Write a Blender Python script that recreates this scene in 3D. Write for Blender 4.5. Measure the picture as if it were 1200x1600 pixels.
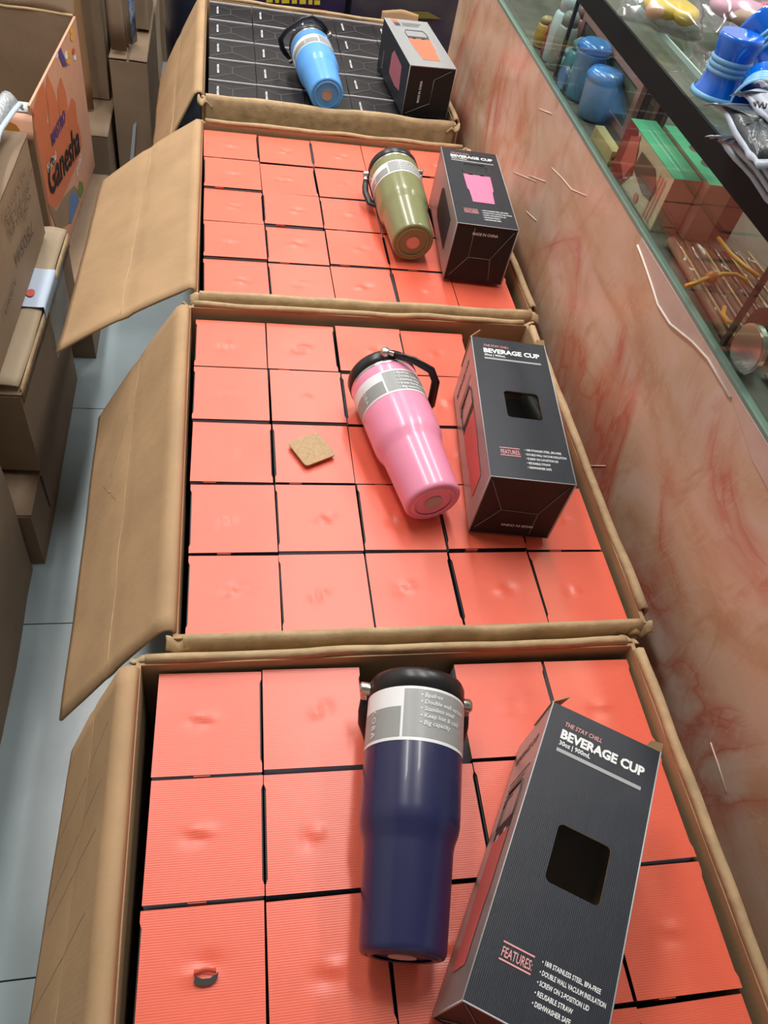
import bpy, bmesh, math, random
from mathutils import Vector, Matrix, noise
random.seed(7)
for o in list(bpy.data.objects): bpy.data.objects.remove(o)
S = bpy.context.scene
COL = S.collection
# ------------------------------------------------------------------ camera
TOP = 0.62                                   # height of the packed box tops
CAM = Vector((0.0, 0.0, 1.3609))
EUL = (0.688146, -0.164806, -0.133518)
FPX = 1183.35                                # focal length in pixels of the 1200x1600 frame
cd = bpy.data.cameras.new('camera'); cam = bpy.data.objects.new('camera', cd); COL.objects.link(cam)
cam.location = CAM; cam.rotation_euler = EUL
cd.sensor_fit = 'VERTICAL'; cd.sensor_height = 36.0; cd.lens = FPX / 1600 * 36.0
cd.clip_start = 0.02
S.camera = cam
from mathutils import Euler
RM = Euler(EUL, 'XYZ').to_matrix()
def ray(px, py): return (RM @ Vector(((px-600)/FPX, -(py-800)/FPX, -1.0))).normalized()
def onx(px, py, X): d = ray(px, py); return CAM + d*((X-CAM.x)/d.x)
def ony(px, py, Y): d = ray(px, py); return CAM + d*((Y-CAM.y)/d.y)
def onz(px, py, Z): d = ray(px, py); return CAM + d*((Z-CAM.z)/d.z)
# ------------------------------------------------------------------ world, exposure, ceiling lamps
w = bpy.data.worlds.new('world'); S.world = w; w.use_nodes = True
w.node_tree.nodes['Background'].inputs[0].default_value = (0.85, 0.93, 1.0, 1)
w.node_tree.nodes['Background'].inputs[1].default_value = 1.0
S.view_settings.view_transform = 'Standard'; S.view_settings.look = 'None'
S.view_settings.gamma = 1.0; S.view_settings.use_curve_mapping = False
S.view_settings.exposure = -0.30
LAMPS = [(-0.55, 1.5, 2.72), (0.45, 1.3, 2.72), (-0.55, 3.0, 2.72), (0.45, 3.0, 2.72), (1.5, 1.8, 2.72)]
LAMP_POWER = 26.0
# ------------------------------------------------------------------ materials
MATS = {}
def mat(name, col=(.5,.5,.5), rough=.5, metal=0.0, spec=.5, noise_amt=0, noise_scale=30, col2=None, bump=0, bump_scale=60, wave=None, coat=0, emit=0):
    if name in MATS: return MATS[name]
    m = bpy.data.materials.new(name); m.use_nodes = True; MATS[name] = m
    nt = m.node_tree; b = nt.nodes['Principled BSDF']
    b.inputs['Base Color'].default_value = (*col, 1); b.inputs['Roughness'].default_value = rough
    b.inputs['Metallic'].default_value = metal; b.inputs['Specular IOR Level'].default_value = spec
    b.inputs['Coat Weight'].default_value = coat
    if emit:
        b.inputs['Emission Color'].default_value = (*col, 1); b.inputs['Emission Strength'].default_value = emit
    tc = nt.nodes.new('ShaderNodeTexCoord')
    if noise_amt or col2:
        n = nt.nodes.new('ShaderNodeTexNoise'); n.inputs['Scale'].default_value = noise_scale; n.inputs['Detail'].default_value = 5
        nt.links.new(tc.outputs['Object'], n.inputs['Vector'])
        r = nt.nodes.new('ShaderNodeValToRGB'); nt.links.new(n.outputs['Fac'], r.inputs['Fac'])
        c2 = col2 or tuple(c*(1-noise_amt) for c in col)
        r.color_ramp.elements[0].position = .35; r.color_ramp.elements[1].position = .65
        r.color_ramp.elements[0].color = (*c2, 1); r.color_ramp.elements[1].color = (*col, 1)
        nt.links.new(r.outputs['Color'], b.inputs['Base Color'])
    h = None
    if bump:
        n2 = nt.nodes.new('ShaderNodeTexNoise'); n2.inputs['Scale'].default_value = bump_scale; n2.inputs['Detail'].default_value = 4
        nt.links.new(tc.outputs['Object'], n2.inputs['Vector'])
        bp = nt.nodes.new('ShaderNodeBump'); bp.inputs['Strength'].default_value = bump; bp.inputs['Distance'].default_value = .004
        nt.links.new(n2.outputs['Fac'], bp.inputs['Height']); h = bp
        nt.links.new(bp.outputs['Normal'], b.inputs['Normal'])
    if wave:                                   # corrugation: (axis, scale, strength)
        wv = nt.nodes.new('ShaderNodeTexWave'); wv.bands_direction = wave[0]; wv.inputs['Scale'].default_value = wave[1]
        wv.inputs['Distortion'].default_value = .6; wv.inputs['Detail'].default_value = 1
        nt.links.new(tc.outputs['Object'], wv.inputs['Vector'])
        bp2 = nt.nodes.new('ShaderNodeBump'); bp2.inputs['Strength'].default_value = wave[2]; bp2.inputs['Distance'].default_value = .0006
        nt.links.new(wv.outputs['Fac'], bp2.inputs['Height'])
        if h: nt.links.new(h.outputs['Normal'], bp2.inputs['Normal'])
        nt.links.new(bp2.outputs['Normal'], b.inputs['Normal'])
    return m
KRAFT  = mat('kraft_cardboard', (.475,.310,.172), .72, spec=.25, noise_amt=.16, noise_scale=9, bump=.25, bump_scale=35, wave=('Y', 60, .05))
KRAFT2 = mat('dull_cardboard', (.31,.222,.150), .75, spec=.25, noise_amt=.2, noise_scale=6, bump=.3, bump_scale=20)
KRAFT3 = mat('pale_cardboard', (.41,.325,.225), .72, spec=.25, noise_amt=.15, noise_scale=8, bump=.25, bump_scale=25)
RIM    = mat('folded_cardboard_edge', (.53,.38,.22), .72, spec=.2, noise_amt=.25, noise_scale=40, bump=.5, bump_scale=60)
RED    = mat('red_print', (.84,.14,.08), .36, spec=.65, noise_amt=.06, noise_scale=14, wave=('Y', 160, .10))
BLACKP = mat('black_print', (.016,.020,.030), .42, spec=.42, bump=.1, bump_scale=40, wave=('X', 200, .10))
BLACKB = mat('black_print_bottom', (.012,.011,.013), .45, spec=.35, bump=.15, bump_scale=40)
SILVER = mat('silver_print', (.36,.34,.34), .36, metal=.55, spec=.5, bump=.05)
LILAC  = mat('pale_grey_print', (.48,.46,.52), .5, noise_amt=.1)
INNER  = mat('raw_inside_cardboard', (.27,.155,.07), .8, noise_amt=.2)
WHITEP = mat('white_ink', (.78,.80,.82), .5)
GREYP  = mat('grey_ink', (.36,.37,.38), .45)
REDP   = mat('red_ink', (.62,.11,.10), .5)
PINKP  = mat('pink_ink', (.80,.20,.36), .45)
ORANGEP= mat('orange_ink', (.78,.17,.09), .45)
PALEPINK = mat('pale_pink_ink', (.75,.33,.33), .5)
BLACKI = mat('black_ink', (.02,.018,.018), .6)
FADED  = mat('faded_black_ink', (.09,.065,.05), .8)
DARK   = mat('black_plastic', (.014,.014,.016), .32, spec=.5)
STEEL  = mat('brushed_steel', (.62,.60,.57), .25, metal=1.0)
LABELG = mat('label_grey', (.30,.31,.31), .38, spec=.5)
LABELW = mat('label_white', (.80,.81,.83), .4)
def glassmat(name, tint, refl=.06, rough=.02):
    m = bpy.data.materials.new(name); m.use_nodes = True; nt = m.node_tree; nt.nodes.remove(nt.nodes['Principled BSDF'])
    out = nt.nodes['Material Output']; t = nt.nodes.new('ShaderNodeBsdfTransparent'); t.inputs[0].default_value = (*tint, 1)
    g = nt.nodes.new('ShaderNodeBsdfGlossy'); g.inputs['Roughness'].default_value = rough
    lw = nt.nodes.new('ShaderNodeLayerWeight'); lw.inputs[0].default_value = .5
    f = nt.nodes.new('ShaderNodeMath'); f.operation = 'POWER'; f.inputs[1].default_value = 5.0; nt.links.new(lw.outputs['Facing'], f.inputs[0])
    a = nt.nodes.new('ShaderNodeMath'); a.operation = 'MULTIPLY_ADD'; a.inputs[1].default_value = .6; a.inputs[2].default_value = refl*.5; a.use_clamp = True
    x = nt.nodes.new('ShaderNodeMixShader')
    nt.links.new(f.outputs[0], a.inputs[0]); nt.links.new(a.outputs[0], x.inputs[0])
    nt.links.new(t.outputs[0], x.inputs[1]); nt.links.new(g.outputs[0], x.inputs[2]); nt.links.new(x.outputs[0], out.inputs[0])
    return m
GLASS = glassmat('clear_pane', (.90,.96,.93), .07)
FILM  = glassmat('clear_film', (.93,.93,.93), .05, .10)
BAGF  = glassmat('crinkled_bag_film', (.86,.88,.90), .22, .16)
GEDGE = mat('green_glass_edge', (.34,.48,.44), .25, spec=.6)
# ------------------------------------------------------------------ mesh helpers
class MB:
    def __init__(s): s.v=[]; s.f=[]; s.m=[]; s.sm=[]
    def add(s, vs, fs, mi=0, smooth=False):
        k=len(s.v); s.v += [tuple(v) for v in vs]; s.f += [tuple(i+k for i in f) for f in fs]; s.m += [mi]*len(fs); s.sm += [smooth]*len(fs); return s
    def box(s, a, b, mi=0):
        x0,y0,z0=a; x1,y1,z1=b
        return s.add([(x0,y0,z0),(x1,y0,z0),(x1,y1,z0),(x0,y1,z0),(x0,y0,z1),(x1,y0,z1),(x1,y1,z1),(x0,y1,z1)],
            [(0,3,2,1),(4,5,6,7),(0,1,5,4),(1,2,6,5),(2,3,7,6),(3,0,4,7)], mi)
    def poly(s, pts, mi=0): return s.add(pts, [tuple(range(len(pts)))], mi)
    def prism(s, pts, d, mi=0):              # extruded polygon by vector d
        n=len(pts); d=Vector(d); p=[Vector(q) for q in pts]
        return s.add(p+[q+d for q in p], [tuple(reversed(range(n))), tuple(range(n,2*n))]+[(i,(i+1)%n,(i+1)%n+n,i+n) for i in range(n)], mi)
    def grid(s, fn, nu, nv, mi=0, smooth=True):
        vs=[fn(i/nu, j/nv) for j in range(nv+1) for i in range(nu+1)]
        return s.add(vs, [(j*(nu+1)+i, j*(nu+1)+i+1, (j+1)*(nu+1)+i+1, (j+1)*(nu+1)+i) for j in range(nv) for i in range(nu)], mi, smooth)
    def lathe(s, prof, n=32, mi=0, axis='Y', cap=True):   # prof [(s, r)] about local axis
        vs=[]; 
        for (t,r) in prof:
            for i in range(n):
                a=2*math.pi*i/n; c,q=r*math.sin(a), r*math.cos(a)
                vs.append((c,t,q) if axis=='Y' else (c,q,t))
        fs=[]; sg = axis=='Y'
        for k in range(len(prof)-1):
            for i in range(n):
                j=(i+1)%n; f=(k*n+i, k*n+j, (k+1)*n+j, (k+1)*n+i); fs.append(f[::-1] if sg else f[::-1])
        s.add(vs, fs, mi, True)
        if cap:
            k0=len(s.v)-len(vs)
            s.f.append(tuple(k0+i for i in range(n))); s.m.append(mi); s.sm.append(False)
            s.f.append(tuple(k0+len(vs)-n+i for i in reversed(range(n)))); s.m.append(mi); s.sm.append(False)
        return s
    def tube(s, pts, r, n=8, mi=0, flat=1.0, up=Vector((0,0,1))):
        pts=[Vector(p) for p in pts]; rs = r if isinstance(r,(list,tuple)) else [r]*len(pts); vs=[]
        for i,p in enumerate(pts):
            t=(pts[min(i+1,len(pts)-1)]-pts[max(i-1,0)]).normalized(); a=t.cross(up)
            if a.length<1e-3: a=t.cross(Vector((1,0,0)))
            a.normalize(); b=a.cross(t)
            for k in range(n):
                g=2*math.pi*k/n; vs.append(p+a*rs[i]*math.cos(g)+b*rs[i]*flat*math.sin(g))
        fs=[(i*n+k, i*n+(k+1)%n, (i+1)*n+(k+1)%n, (i+1)*n+k) for i in range(len(pts)-1) for k in range(n)]
        fs += [tuple(reversed(range(n))), tuple((len(pts)-1)*n+k for k in range(n))]
        return s.add(vs, fs, mi, True)
    def mesh(s, name, mats):
        me=bpy.data.meshes.new(name); me.from_pydata(s.v, [], s.f)
        for m in (mats if isinstance(mats,(list,tuple)) else [mats]): me.materials.append(m)
        me.polygons.foreach_set('material_index', s.m); me.polygons.foreach_set('use_smooth', s.sm); me.update()
        return me
def link(name, me, parent=None):
    o=bpy.data.objects.new(name, me); COL.objects.link(o); o.parent=parent; return o
def thing(name, label, cat, loc=(0,0,0), rot=(0,0,0), group=None):
    o=bpy.data.objects.new(name, None); COL.objects.link(o); o.location=loc; o.rotation_euler=rot
    o.empty_display_size=.05; return tag(o, label, cat, group)
def tag(o, label=None, cat=None, group=None, kind=None):
    if label: o['label']=label
    if cat: o['category']=cat
    if group: o['group']=group
    if kind: o['kind']=kind
    return o
def root_inv(p):
    while p.parent: p=p.parent
    return (Matrix.LocRotScale(p.location, p.rotation_euler, p.scale)).inverted()
def part(name, mb, mats, parent, world=False, solid=0, bevel=0, label=None):
    me = mb.mesh(name, mats) if isinstance(mb, MB) else mb
    if world and parent: me.transform(root_inv(parent))
    o=link(name, me, parent)
    if solid:
        md=o.modifiers.new('thickness','SOLIDIFY'); md.thickness=solid; md.offset=0
    if bevel:
        md=o.modifiers.new('bevel','BEVEL'); md.width=bevel; md.segments=2; md.limit_method='ANGLE'
    if label: o['label']=label
    return o
def single(name, mb, mats, label, cat, group=None, loc=None, **k):
    o=part(name, mb, mats, None, **k); tag(o,label,cat,group)
    if loc is not None: o.location=loc
    return o
def copy_tree(o, parent=None):
    c=o.copy(); COL.objects.link(c); c.parent=parent
    for ch in list(o.children): copy_tree(ch, c)
    return c
TXT={}
def text_mesh(body, size, bold=0, shear=0, align='LEFT', spacing=1.0):
    cu=bpy.data.curves.new('lettering','FONT'); cu.body=body; cu.size=size; cu.offset=bold*size; cu.shear=shear
    cu.align_x=align; cu.resolution_u=2; cu.space_character=spacing
    o=bpy.data.objects.new('lettering', cu); COL.objects.link(o)
    dg=bpy.context.evaluated_depsgraph_get(); me=bpy.data.meshes.new_from_object(o.evaluated_get(dg))
    bpy.data.objects.remove(o); return me
def write(body, size, org, xd, yd, m, parent, world=False, bold=0, shear=0, align='LEFT', fit=None, lift=.0004, name='lettering', spacing=1.0):
    me=text_mesh(body, size, bold, shear, align, spacing)
    xd=Vector(xd).normalized(); yd=Vector(yd).normalized(); zd=xd.cross(yd).normalized(); org=Vector(org)
    if fit and len(me.vertices):
        xs=[v.co.x for v in me.vertices]; k=fit/(max(xs)-min(xs)); 
        for v in me.vertices: v.co.x*=k
    for v in me.vertices: v.co = org + xd*v.co.x + yd*v.co.y + zd*lift
    me.materials.clear(); me.materials.append(m)
    for p in me.polygons: p.material_index=0
    return part(name, me, m, parent, world=world)
def wrinkle(p, amp, sc=8, seed=0):
    q=Vector(p)*sc+Vector((seed*3.1,seed*1.7,seed*.9)); return Vector(p)+noise.noise_vector(q)*amp
def crumple_box(mb, a, b, amp=.003, n=5, mi=0, seed=0, faces='xXyYzZ', sc=7):
    x0,y0,z0=a; x1,y1,z1=b
    L=lambda p,q,t: p+(q-p)*t
    F={'x':lambda u,v:(x0,L(y1,y0,u),L(z0,z1,v)),'X':lambda u,v:(x1,L(y0,y1,u),L(z0,z1,v)),'y':lambda u,v:(L(x0,x1,u),y0,L(z0,z1,v)),
       'Y':lambda u,v:(L(x1,x0,u),y1,L(z0,z1,v)),'z':lambda u,v:(L(x1,x0,u),L(y0,y1,v),z0),'Z':lambda u,v:(L(x0,x1,u),L(y0,y1,v),z1)}
    for k in faces:
        mb.grid(lambda u,v,fn=F[k]: wrinkle(fn(u,v),amp,sc,seed), n, n, mi, True)
    return mb
# ------------------------------------------------------------------ the room
def floor_mat():
    m=mat('floor_tile', (.36,.45,.485), .22, spec=.5, noise_amt=.16, noise_scale=5, bump=.02); return m  # cool daylight tint is put into the bluish tile colour
FLOORM=floor_mat()
fl=link('floor', MB().box((-1.5,-1.5,-.06),(2.0,4.2,-.012)).mesh('floor', mat('tile_grout',(.06,.065,.07),.8)))
tag(fl, kind='structure')
tile_me=MB().box((-.2988,-.2988,0),(.2988,.2988,.0118)).mesh('tile', FLOORM)
for i in range(-2,4):
    for j in range(-3,6):
        cx,cy=-.29+i*.6, 1.116+j*.6
        if cx-.3<-1.55 or cx+.3>2.05 or cy+.3>4.25: continue
        t=link('tile', tile_me, fl); t.location=(cx,cy,-.012)
PAINT=mat('wall_paint',(.62,.60,.56),.7, noise_amt=.05)
for nm,a,b in [('wall_left',(-1.56,-1.5,-.06),(-1.5,4.26,2.8)),('wall_right',(2.0,-1.5,-.06),(2.06,4.26,2.8)),('wall_back',(-1.5,4.2,-.06),(2.0,4.26,2.8)),('ceiling',(-1.56,-1.56,2.8),(2.06,4.26,2.86)),('wall_front_added',(-1.56,-1.56,-.06),(2.06,-1.5,2.8))]:  # front wall: unseen, added to dim light from behind the camera
    tag(link(nm, MB().box(a,b).mesh(nm,PAINT)), kind='structure')
LAMPM=mat('tube_diffuser',(1.0,.97,.93),.4,emit=9.0); HOUSE=mat('lamp_housing',(.7,.7,.7),.4)
for k,(lx,ly,lz) in enumerate(LAMPS):
    t=thing('ceiling_lamp',('white twin tube ceiling lamp above the taped carton','white twin tube ceiling lamp above the olive tumbler','white twin tube ceiling lamp above the tall pale carton','white twin tube ceiling lamp above the purple carton','white twin tube ceiling lamp behind the shop counter')[k],'lamp',(lx,ly,lz),group='ceiling tube lamps')
    part('housing', MB().box((-.09,-.62,.03),(.09,.62,.08)), HOUSE, t)
    for s in (-.045,.045):
        mb=MB().lathe([(-.6,.014),(.6,.014)],12); o=part('tube', mb, LAMPM, t); o.location=(s,0,.012)
    ld=bpy.data.lights.new('tube_light','AREA'); ld.shape='RECTANGLE'; ld.size=.16; ld.size_y=1.2; ld.energy=LAMP_POWER; ld.color=(1.0,.97,.93)
    lo=bpy.data.objects.new('tube_light', ld); COL.objects.link(lo); lo.parent=t; lo.location=(0,0,-.02)
# ------------------------------------------------------------------ shop counter with marble panel and glass case
CX=.555; CT=.872; Y0,Y1=-.9,2.04
def marble():
    m=bpy.data.materials.new('peach_marble'); m.use_nodes=True; nt=m.node_tree; b=nt.nodes['Principled BSDF']
    N=nt.nodes.new; Lk=nt.links.new
    tc=N('ShaderNodeTexCoord')
    def mapped(rot,sc):
        mp=N('ShaderNodeMapping'); mp.inputs['Rotation'].default_value=(math.radians(rot),0,0); mp.inputs['Scale'].default_value=sc
        Lk(tc.outputs['Object'],mp.inputs['Vector']); return mp.outputs[0]
    def nz(vec,scale,detail,dist,rough=.55):
        n=N('ShaderNodeTexNoise'); n.inputs['Scale'].default_value=scale; n.inputs['Detail'].default_value=detail; n.inputs['Distortion'].default_value=dist; n.inputs['Roughness'].default_value=rough
        Lk(vec,n.inputs['Vector']); return n.outputs['Fac']
    def ramp(fac,stops):
        r=N('ShaderNodeValToRGB'); e=r.color_ramp.elements; e[0].position,e[0].color=stops[0][0],(*stops[0][1],1); e[1].position,e[1].color=stops[-1][0],(*stops[-1][1],1)
        for p,c in stops[1:-1]: k=e.new(p); k.color=(*c,1)
        Lk(fac,r.inputs['Fac']); return r.outputs['Color']
    def mixc(fac,a,c):
        x=N('ShaderNodeMix'); x.data_type='RGBA'; Lk(fac,x.inputs[0]); Lk(a,x.inputs[6])
        if isinstance(c,tuple): x.inputs[7].default_value=(*c,1)
        else: Lk(c,x.inputs[7])
        return x.outputs[2]
    def mul(a,c):
        x=N('ShaderNodeMath'); x.operation='MULTIPLY'; Lk(a,x.inputs[0]); Lk(c,x.inputs[1]); return x.outputs[0]
    g=lambda v:(v,v,v)
    v1=mapped(30,(1,.9,1.7)); v2=mapped(-38,(1,1.9,.8)); v3=mapped(-50,(1,1.5,.9))
    base=ramp(nz(v1,4.5,8,1.2),[(.30,(.49,.285,.17)),(.45,(.61,.40,.275)),(.58,(.66,.47,.365)),(.72,(.70,.54,.475))])
    brown=ramp(nz(v2,5.5,8,1.6,.6),[(.56,g(0)),(.70,g(.55))]); c=mixc(brown,base,(.45,.21,.10))
    vf=nz(v3,1.7,7,1.2,.52)
    halo=ramp(vf,[(.42,g(0)),(.495,g(.85)),(.56,g(0))]); core=ramp(vf,[(.492,g(0)),(.500,g(.55)),(.507,g(0))])
    brk=ramp(nz(v1,2.2,3,0),[(.40,g(0)),(.58,g(1))])
    c=mixc(mul(halo,brk),c,(.55,.16,.10)); c=mixc(mul(core,brk),c,(.50,.10,.07))
    wf=nz(v2,2.7,9,2.0,.6); wisp=ramp(wf,[(.490,g(0)),(.50,g(.28)),(.510,g(0))]); c=mixc(wisp,c,(.70,.55,.47))
    Lk(c,b.inputs['Base Color']); b.inputs['Roughness'].default_value=.25; b.inputs['Specular IOR Level'].default_value=.5
    return m
MARBLE=marble()
cn=thing('shop_counter','long peach marble shop counter with glass display case on top','counter',(CX+.3,.6,0))
part('marble_panel', MB().box((CX,Y0,0),(CX+.012,Y1,CT)), MARBLE, cn, True)
part('end_panel', MB().box((CX+.012,Y1-.012,0),(1.12,Y1,CT)), MARBLE, cn, True)
part('base_board', MB().box((CX+.012,Y0,CT-.014),(1.12,Y1-.012,CT)), mat('case_floor_board',(.15,.115,.10),.6,noise_amt=.3), cn, True)
part('back_panel', MB().box((1.10,Y0,0),(1.12,Y1-.012,1.03)), mat('case_back_board',(.16,.13,.12),.7), cn, True)
# exposed substrate strip where the laminate has chipped along the top edge
chip=[onx(*p,CX) for p in [(999,382),(1006,400),(1020,440),(1031,475),(1050,505),(1085,533),(1110,560),(1145,620),(1190,700),(1240,800)]]
chip=[Vector((CX-.0012,p.y,p.z)) for p in chip]; chip[-1].z=.842; chip[-2].z=.845
topl=[Vector((CX-.0012,p.y,CT)) for p in chip]
mb=MB()
for i in range(len(chip)-1): mb.poly([chip[i],topl[i],topl[i+1],chip[i+1]])
mb.poly([chip[-1],topl[-1],Vector((CX-.0012,-.6,CT)),Vector((CX-.0012,-.6,.842))])
part('chipped_edge', mb, mat('pale_pink_core',(.60,.42,.36),.7,noise_amt=.12), cn, True, solid=.0012, label='pale pink strip where the laminate edge has chipped away')
mb=MB(); cv=[p+Vector((-.0012,0,-.0012)) for p in chip[:8]]; mb.tube(cv,.0016,6)
part('chip_lip', mb, mat('broken_laminate_lip',(.70,.62,.55),.5), cn, True)
for pts in ([(802,269),(838,284)],[(826,274),(852,284)],[(862,262),(878,278),(893,296),(916,306)],[(842,170),(862,178)],[(1110,1160),(1122,1195),(1135,1238)],[(908,728),(946,728)],[(822,330),(838,345)]):
    part('scratch', MB().tube([onx(*p,CX-.0006) for p in pts],.0009,5), mat('scratch_white',(.66,.52,.43),.6), cn, True)
# glass case on the counter
part('front_pane', MB().box((CX+.002,Y0,CT),(CX+.008,Y1-.01,1.028)), GLASS, cn, True)
part('bottom_channel', MB().box((CX-.001,Y0,CT),(CX+.009,Y1-.01,CT+.005)), mat('channel_green',(.17,.25,.215),.3), cn, True)
part('top_pane', MB().box((CX+.002,Y0,1.029),(1.12,Y1-.01,1.035)), GLASS, cn, True)
part('black_trim', MB().box((CX-.003,Y0,1.004),(CX+.0015,Y1-.01,1.0355)), mat('black_trim',(.008,.011,.012),.6,spec=.15), cn, True)
part('upper_sheet', MB().box((.600,Y0,1.0355),(1.12,Y1-.05,1.0415)), GLASS, cn, True)
part('sheet_edge', MB().box((.597,Y0,1.0355),(.600,Y1-.05,1.0415)), GEDGE, cn, True)
for yy in (onx(1140,520,CX+.01).y, onx(885,60,CX+.01).y):
    part('mullion', MB().box((CX+.008,yy-.003,CT+.008),(CX+.013,yy+.003,1.004)), mat('dark_mullion',(.03,.02,.02),.4), cn, True)
# ------------------------------------------------------------------ the four open cartons
ZT=.636
def hang(side, a, b, fixed, out, amp, seed, length=.22, mid=None):
    """sheet that folds over a wall top and hangs outside; side 'y' runs along x, 'x' runs along y"""
    prof=[(0,ZT-.004),(.003*out,ZT+.001),(.008*out,ZT),(.0115*out,ZT-.006),(.0125*out,ZT-.02),(.013*out,ZT-.05),(.0135*out,ZT-.12),(.013*out,ZT-length)]
    mb=MB(); n=len(prof)-1
    def fn(u,v):
        i=min(int(v*n+1e-6),n); d,z=prof[i]; t=a+(b-a)*u
        if side=='y': d*=.74
        p=(t,fixed+d,z) if side=='y' else (fixed+d,t,z)
        q=wrinkle(p,amp*(1 if i<5 else .4),14,seed)
        lim=.0015
        return q
    mb.grid(fn,26,n); return mb
def slope_flap(hx, y0, y1, near, far, seed, notch=.0, crease=.45, amp=.0016):
    near=Vector(near); far=Vector(far); mb=MB(); nv=26
    def fn(u,v):
        y=y0+(y1-y0)*u; H=Vector((hx,y,ZT-.004)); E=near.lerp(far,u)
        if v<=3/nv+1e-6:
            k=round(v*nv); d,z=[(0,0),(-.004,.006),(-.010,.006),(-.017,.001)][k]; p=H+Vector((d,0,z))
        else:
            t=(v-3/nv)/(1-3/nv); p=(H+Vector((-.017,0,.001))).lerp(E,t); p.z+=.005*math.sin(t*math.pi)
            p.z-= .003*math.exp(-((t-crease)/.04)**2)
            if notch and (u<.03 or u>.97): pass
        return wrinkle(p, amp*(.4+v), 9, seed)
    mb.grid(fn,30,nv); mb.fn=fn; return mb
def carton(label, x0,x1,y0,y1, near, far, seed, name='shipping_carton'):
    t=thing(name, label, 'carton', ((x0+x1)/2,(y0+y1)/2,0), group='open cartons beside the counter')
    T=.005; mb=MB()
    mb.box((x0-T,y0-T,0),(x1+T,y1+T,.006))
    for a,b in [((x0-T,y0-T,.006),(x0,y1+T,ZT-.004)),((x1,y0-T,.006),(x1+T,y1+T,ZT-.004)),((x0,y0-T,.006),(x1,y0,ZT-.004)),((x0,y1,.006),(x1,y1+T,ZT-.004))]: mb.box(a,b)
    part('body', mb, KRAFT, t, True)
    part('divider_pad', MB().box((x0+.001,y0+.001,.335),(x1-.001,y1-.001,.346)), KRAFT2, t, True)
    part('flap', hang('y', x0+.004, x1-.002, y0-T/2, -1, .0030, seed+1), RIM, t, True, solid=.004)
    part('flap', hang('y', x0+.004, x1-.004, y1+T/2, 1, .0030, seed+2), RIM, t, True, solid=.004)
    part('flap', hang('x', y0+.012, y1-.006, x1+T/2, 1, .0026, seed+3), RIM, t, True, solid=.0045)
    sf=slope_flap(x0-T/2, y0+.002, y1-.004, near, far, seed+4); fn=sf.fn
    fo=part('flap', sf, KRAFT, t, True, solid=.004, label='wide side flap folded out over the aisle')
    up=Vector((-.0012,0,.0016))
    lines=[((.02,.55),(.98,.50))]
    if seed==10: lines+=[((.92,.20),(.80,.98)),((.82,.22),(.70,.98)),((.74,.22),(.66,.9)),((.62,.25),(.52,.98)),((.48,.25),(.40,.9))]
    if seed==20: lines+=[((.62,.80),(.50,.62)),((.80,.55),(.62,.72))]
    for (a,b) in lines:
        part('score_line', MB().tube([fn(a[0]+(b[0]-a[0])*k/24,a[1]+(b[1]-a[1])*k/24+.02*noise.noise(Vector((k*.35,seed,a[1]*5))))+up for k in range(25)],.0007,5), RIM if a[0]<.1 else KRAFT2, fo, True)
    for (cx_,cy_,sx_) in ((x0,y0,1),(x1,y0,-1),(x0,y1,1),(x1,y1,-1)):
        m=MB(); sy_=-1 if cy_==y0 else 1
        m.grid(lambda u,v: wrinkle((cx_-sx_*.012+sx_*.030*u, cy_+sy_*(.003+.012*v), ZT-.003-.012*v*v-.010*u*(1-v)+.004*math.sin(u*9+seed)),.0035,45,seed+cx_),8,6)
        part('torn_corner', m, RIM, t, True, solid=.003)
    return t
CART={'navy':(-.080,.471,-.186,.3845),'pink':(-.045,.497,.4195,.984),'green':(-.036,.514,1.022,1.590),'blue':(-.036,.514,1.712,2.275)}
carton('open brown carton of red boxes with the navy tumbler lying on top', *CART['navy'], (-.196,-.186,.405),(-.176,.388,.4125), 10)
carton('open brown carton of red boxes with the pink tumbler lying on top', *CART['pink'], (-.190,.418,.435),(-.205,.986,.39), 20)
carton('open brown carton of red boxes with the olive green tumbler on top', *CART['green'], (-.259,1.022,.502),(-.2445,1.592,.4865), 30)
dc=carton('open brown carton of black-bottomed boxes with the light blue tumbler on top', *CART['blue'], (-.160,1.712,.42),(-.166,2.276,.418), 40)
# ------------------------------------------------------------------ packed cup boxes
BW=.1045; BH=.262
def lid_mesh(kind, i):
    rs=random.Random(i*13+kind*7); mb=MB(); h=BW/2; n=12
    cx,cy=rs.uniform(-.006,.006),rs.uniform(-.006,.006); amp=rs.choice([.0012,.0020,.0026]); wx=rs.uniform(.006,.011); wy=rs.uniform(.003,.005)
    sag=rs.uniform(-.0016,.0010); side=rs.choice([-1,1])
    def fn(u,v):
        x,y=(u-.5)*2*h,(v-.5)*2*h
        z=amp*math.exp(-((x-cx)/wx)**2-((y-cy)/wy)**2)-amp*.8*math.exp(-((x-cx-.008)/wx)**2-((y-cy-.005)/wy/1.6)**2)+sag*math.cos(u*3.14-1.57)*math.cos(v*3.14-1.57)
        # tuck slit: the sheet is drawn in a little along one side, between its corner tabs
        if abs(x)>h*.98 and x*side>0 and .09<v<.91: x-=side*.0018
        return (x,y,z)
    mb.grid(fn,24,24); return mb.mesh('lid',RED)
LIDS=[lid_mesh(0,i) for i in range(8)]
def body_mesh(nm, ma, mb_):
    m=MB(); h=BW/2-.0004; z1=BH-.0025
    v=[(-h,-h,0),(h,-h,0),(h,h,0),(-h,h,0),(-h,-h,z1),(h,-h,z1),(h,h,z1),(-h,h,z1)]
    m.add(v,[(0,3,2,1),(4,5,6,7)],2); m.add(v,[(0,1,5,4),(2,3,7,6)],0); m.add(v,[(1,2,6,5),(3,0,4,7)],1)
    return m.mesh('body',[ma,mb_,BLACKB])
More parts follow.
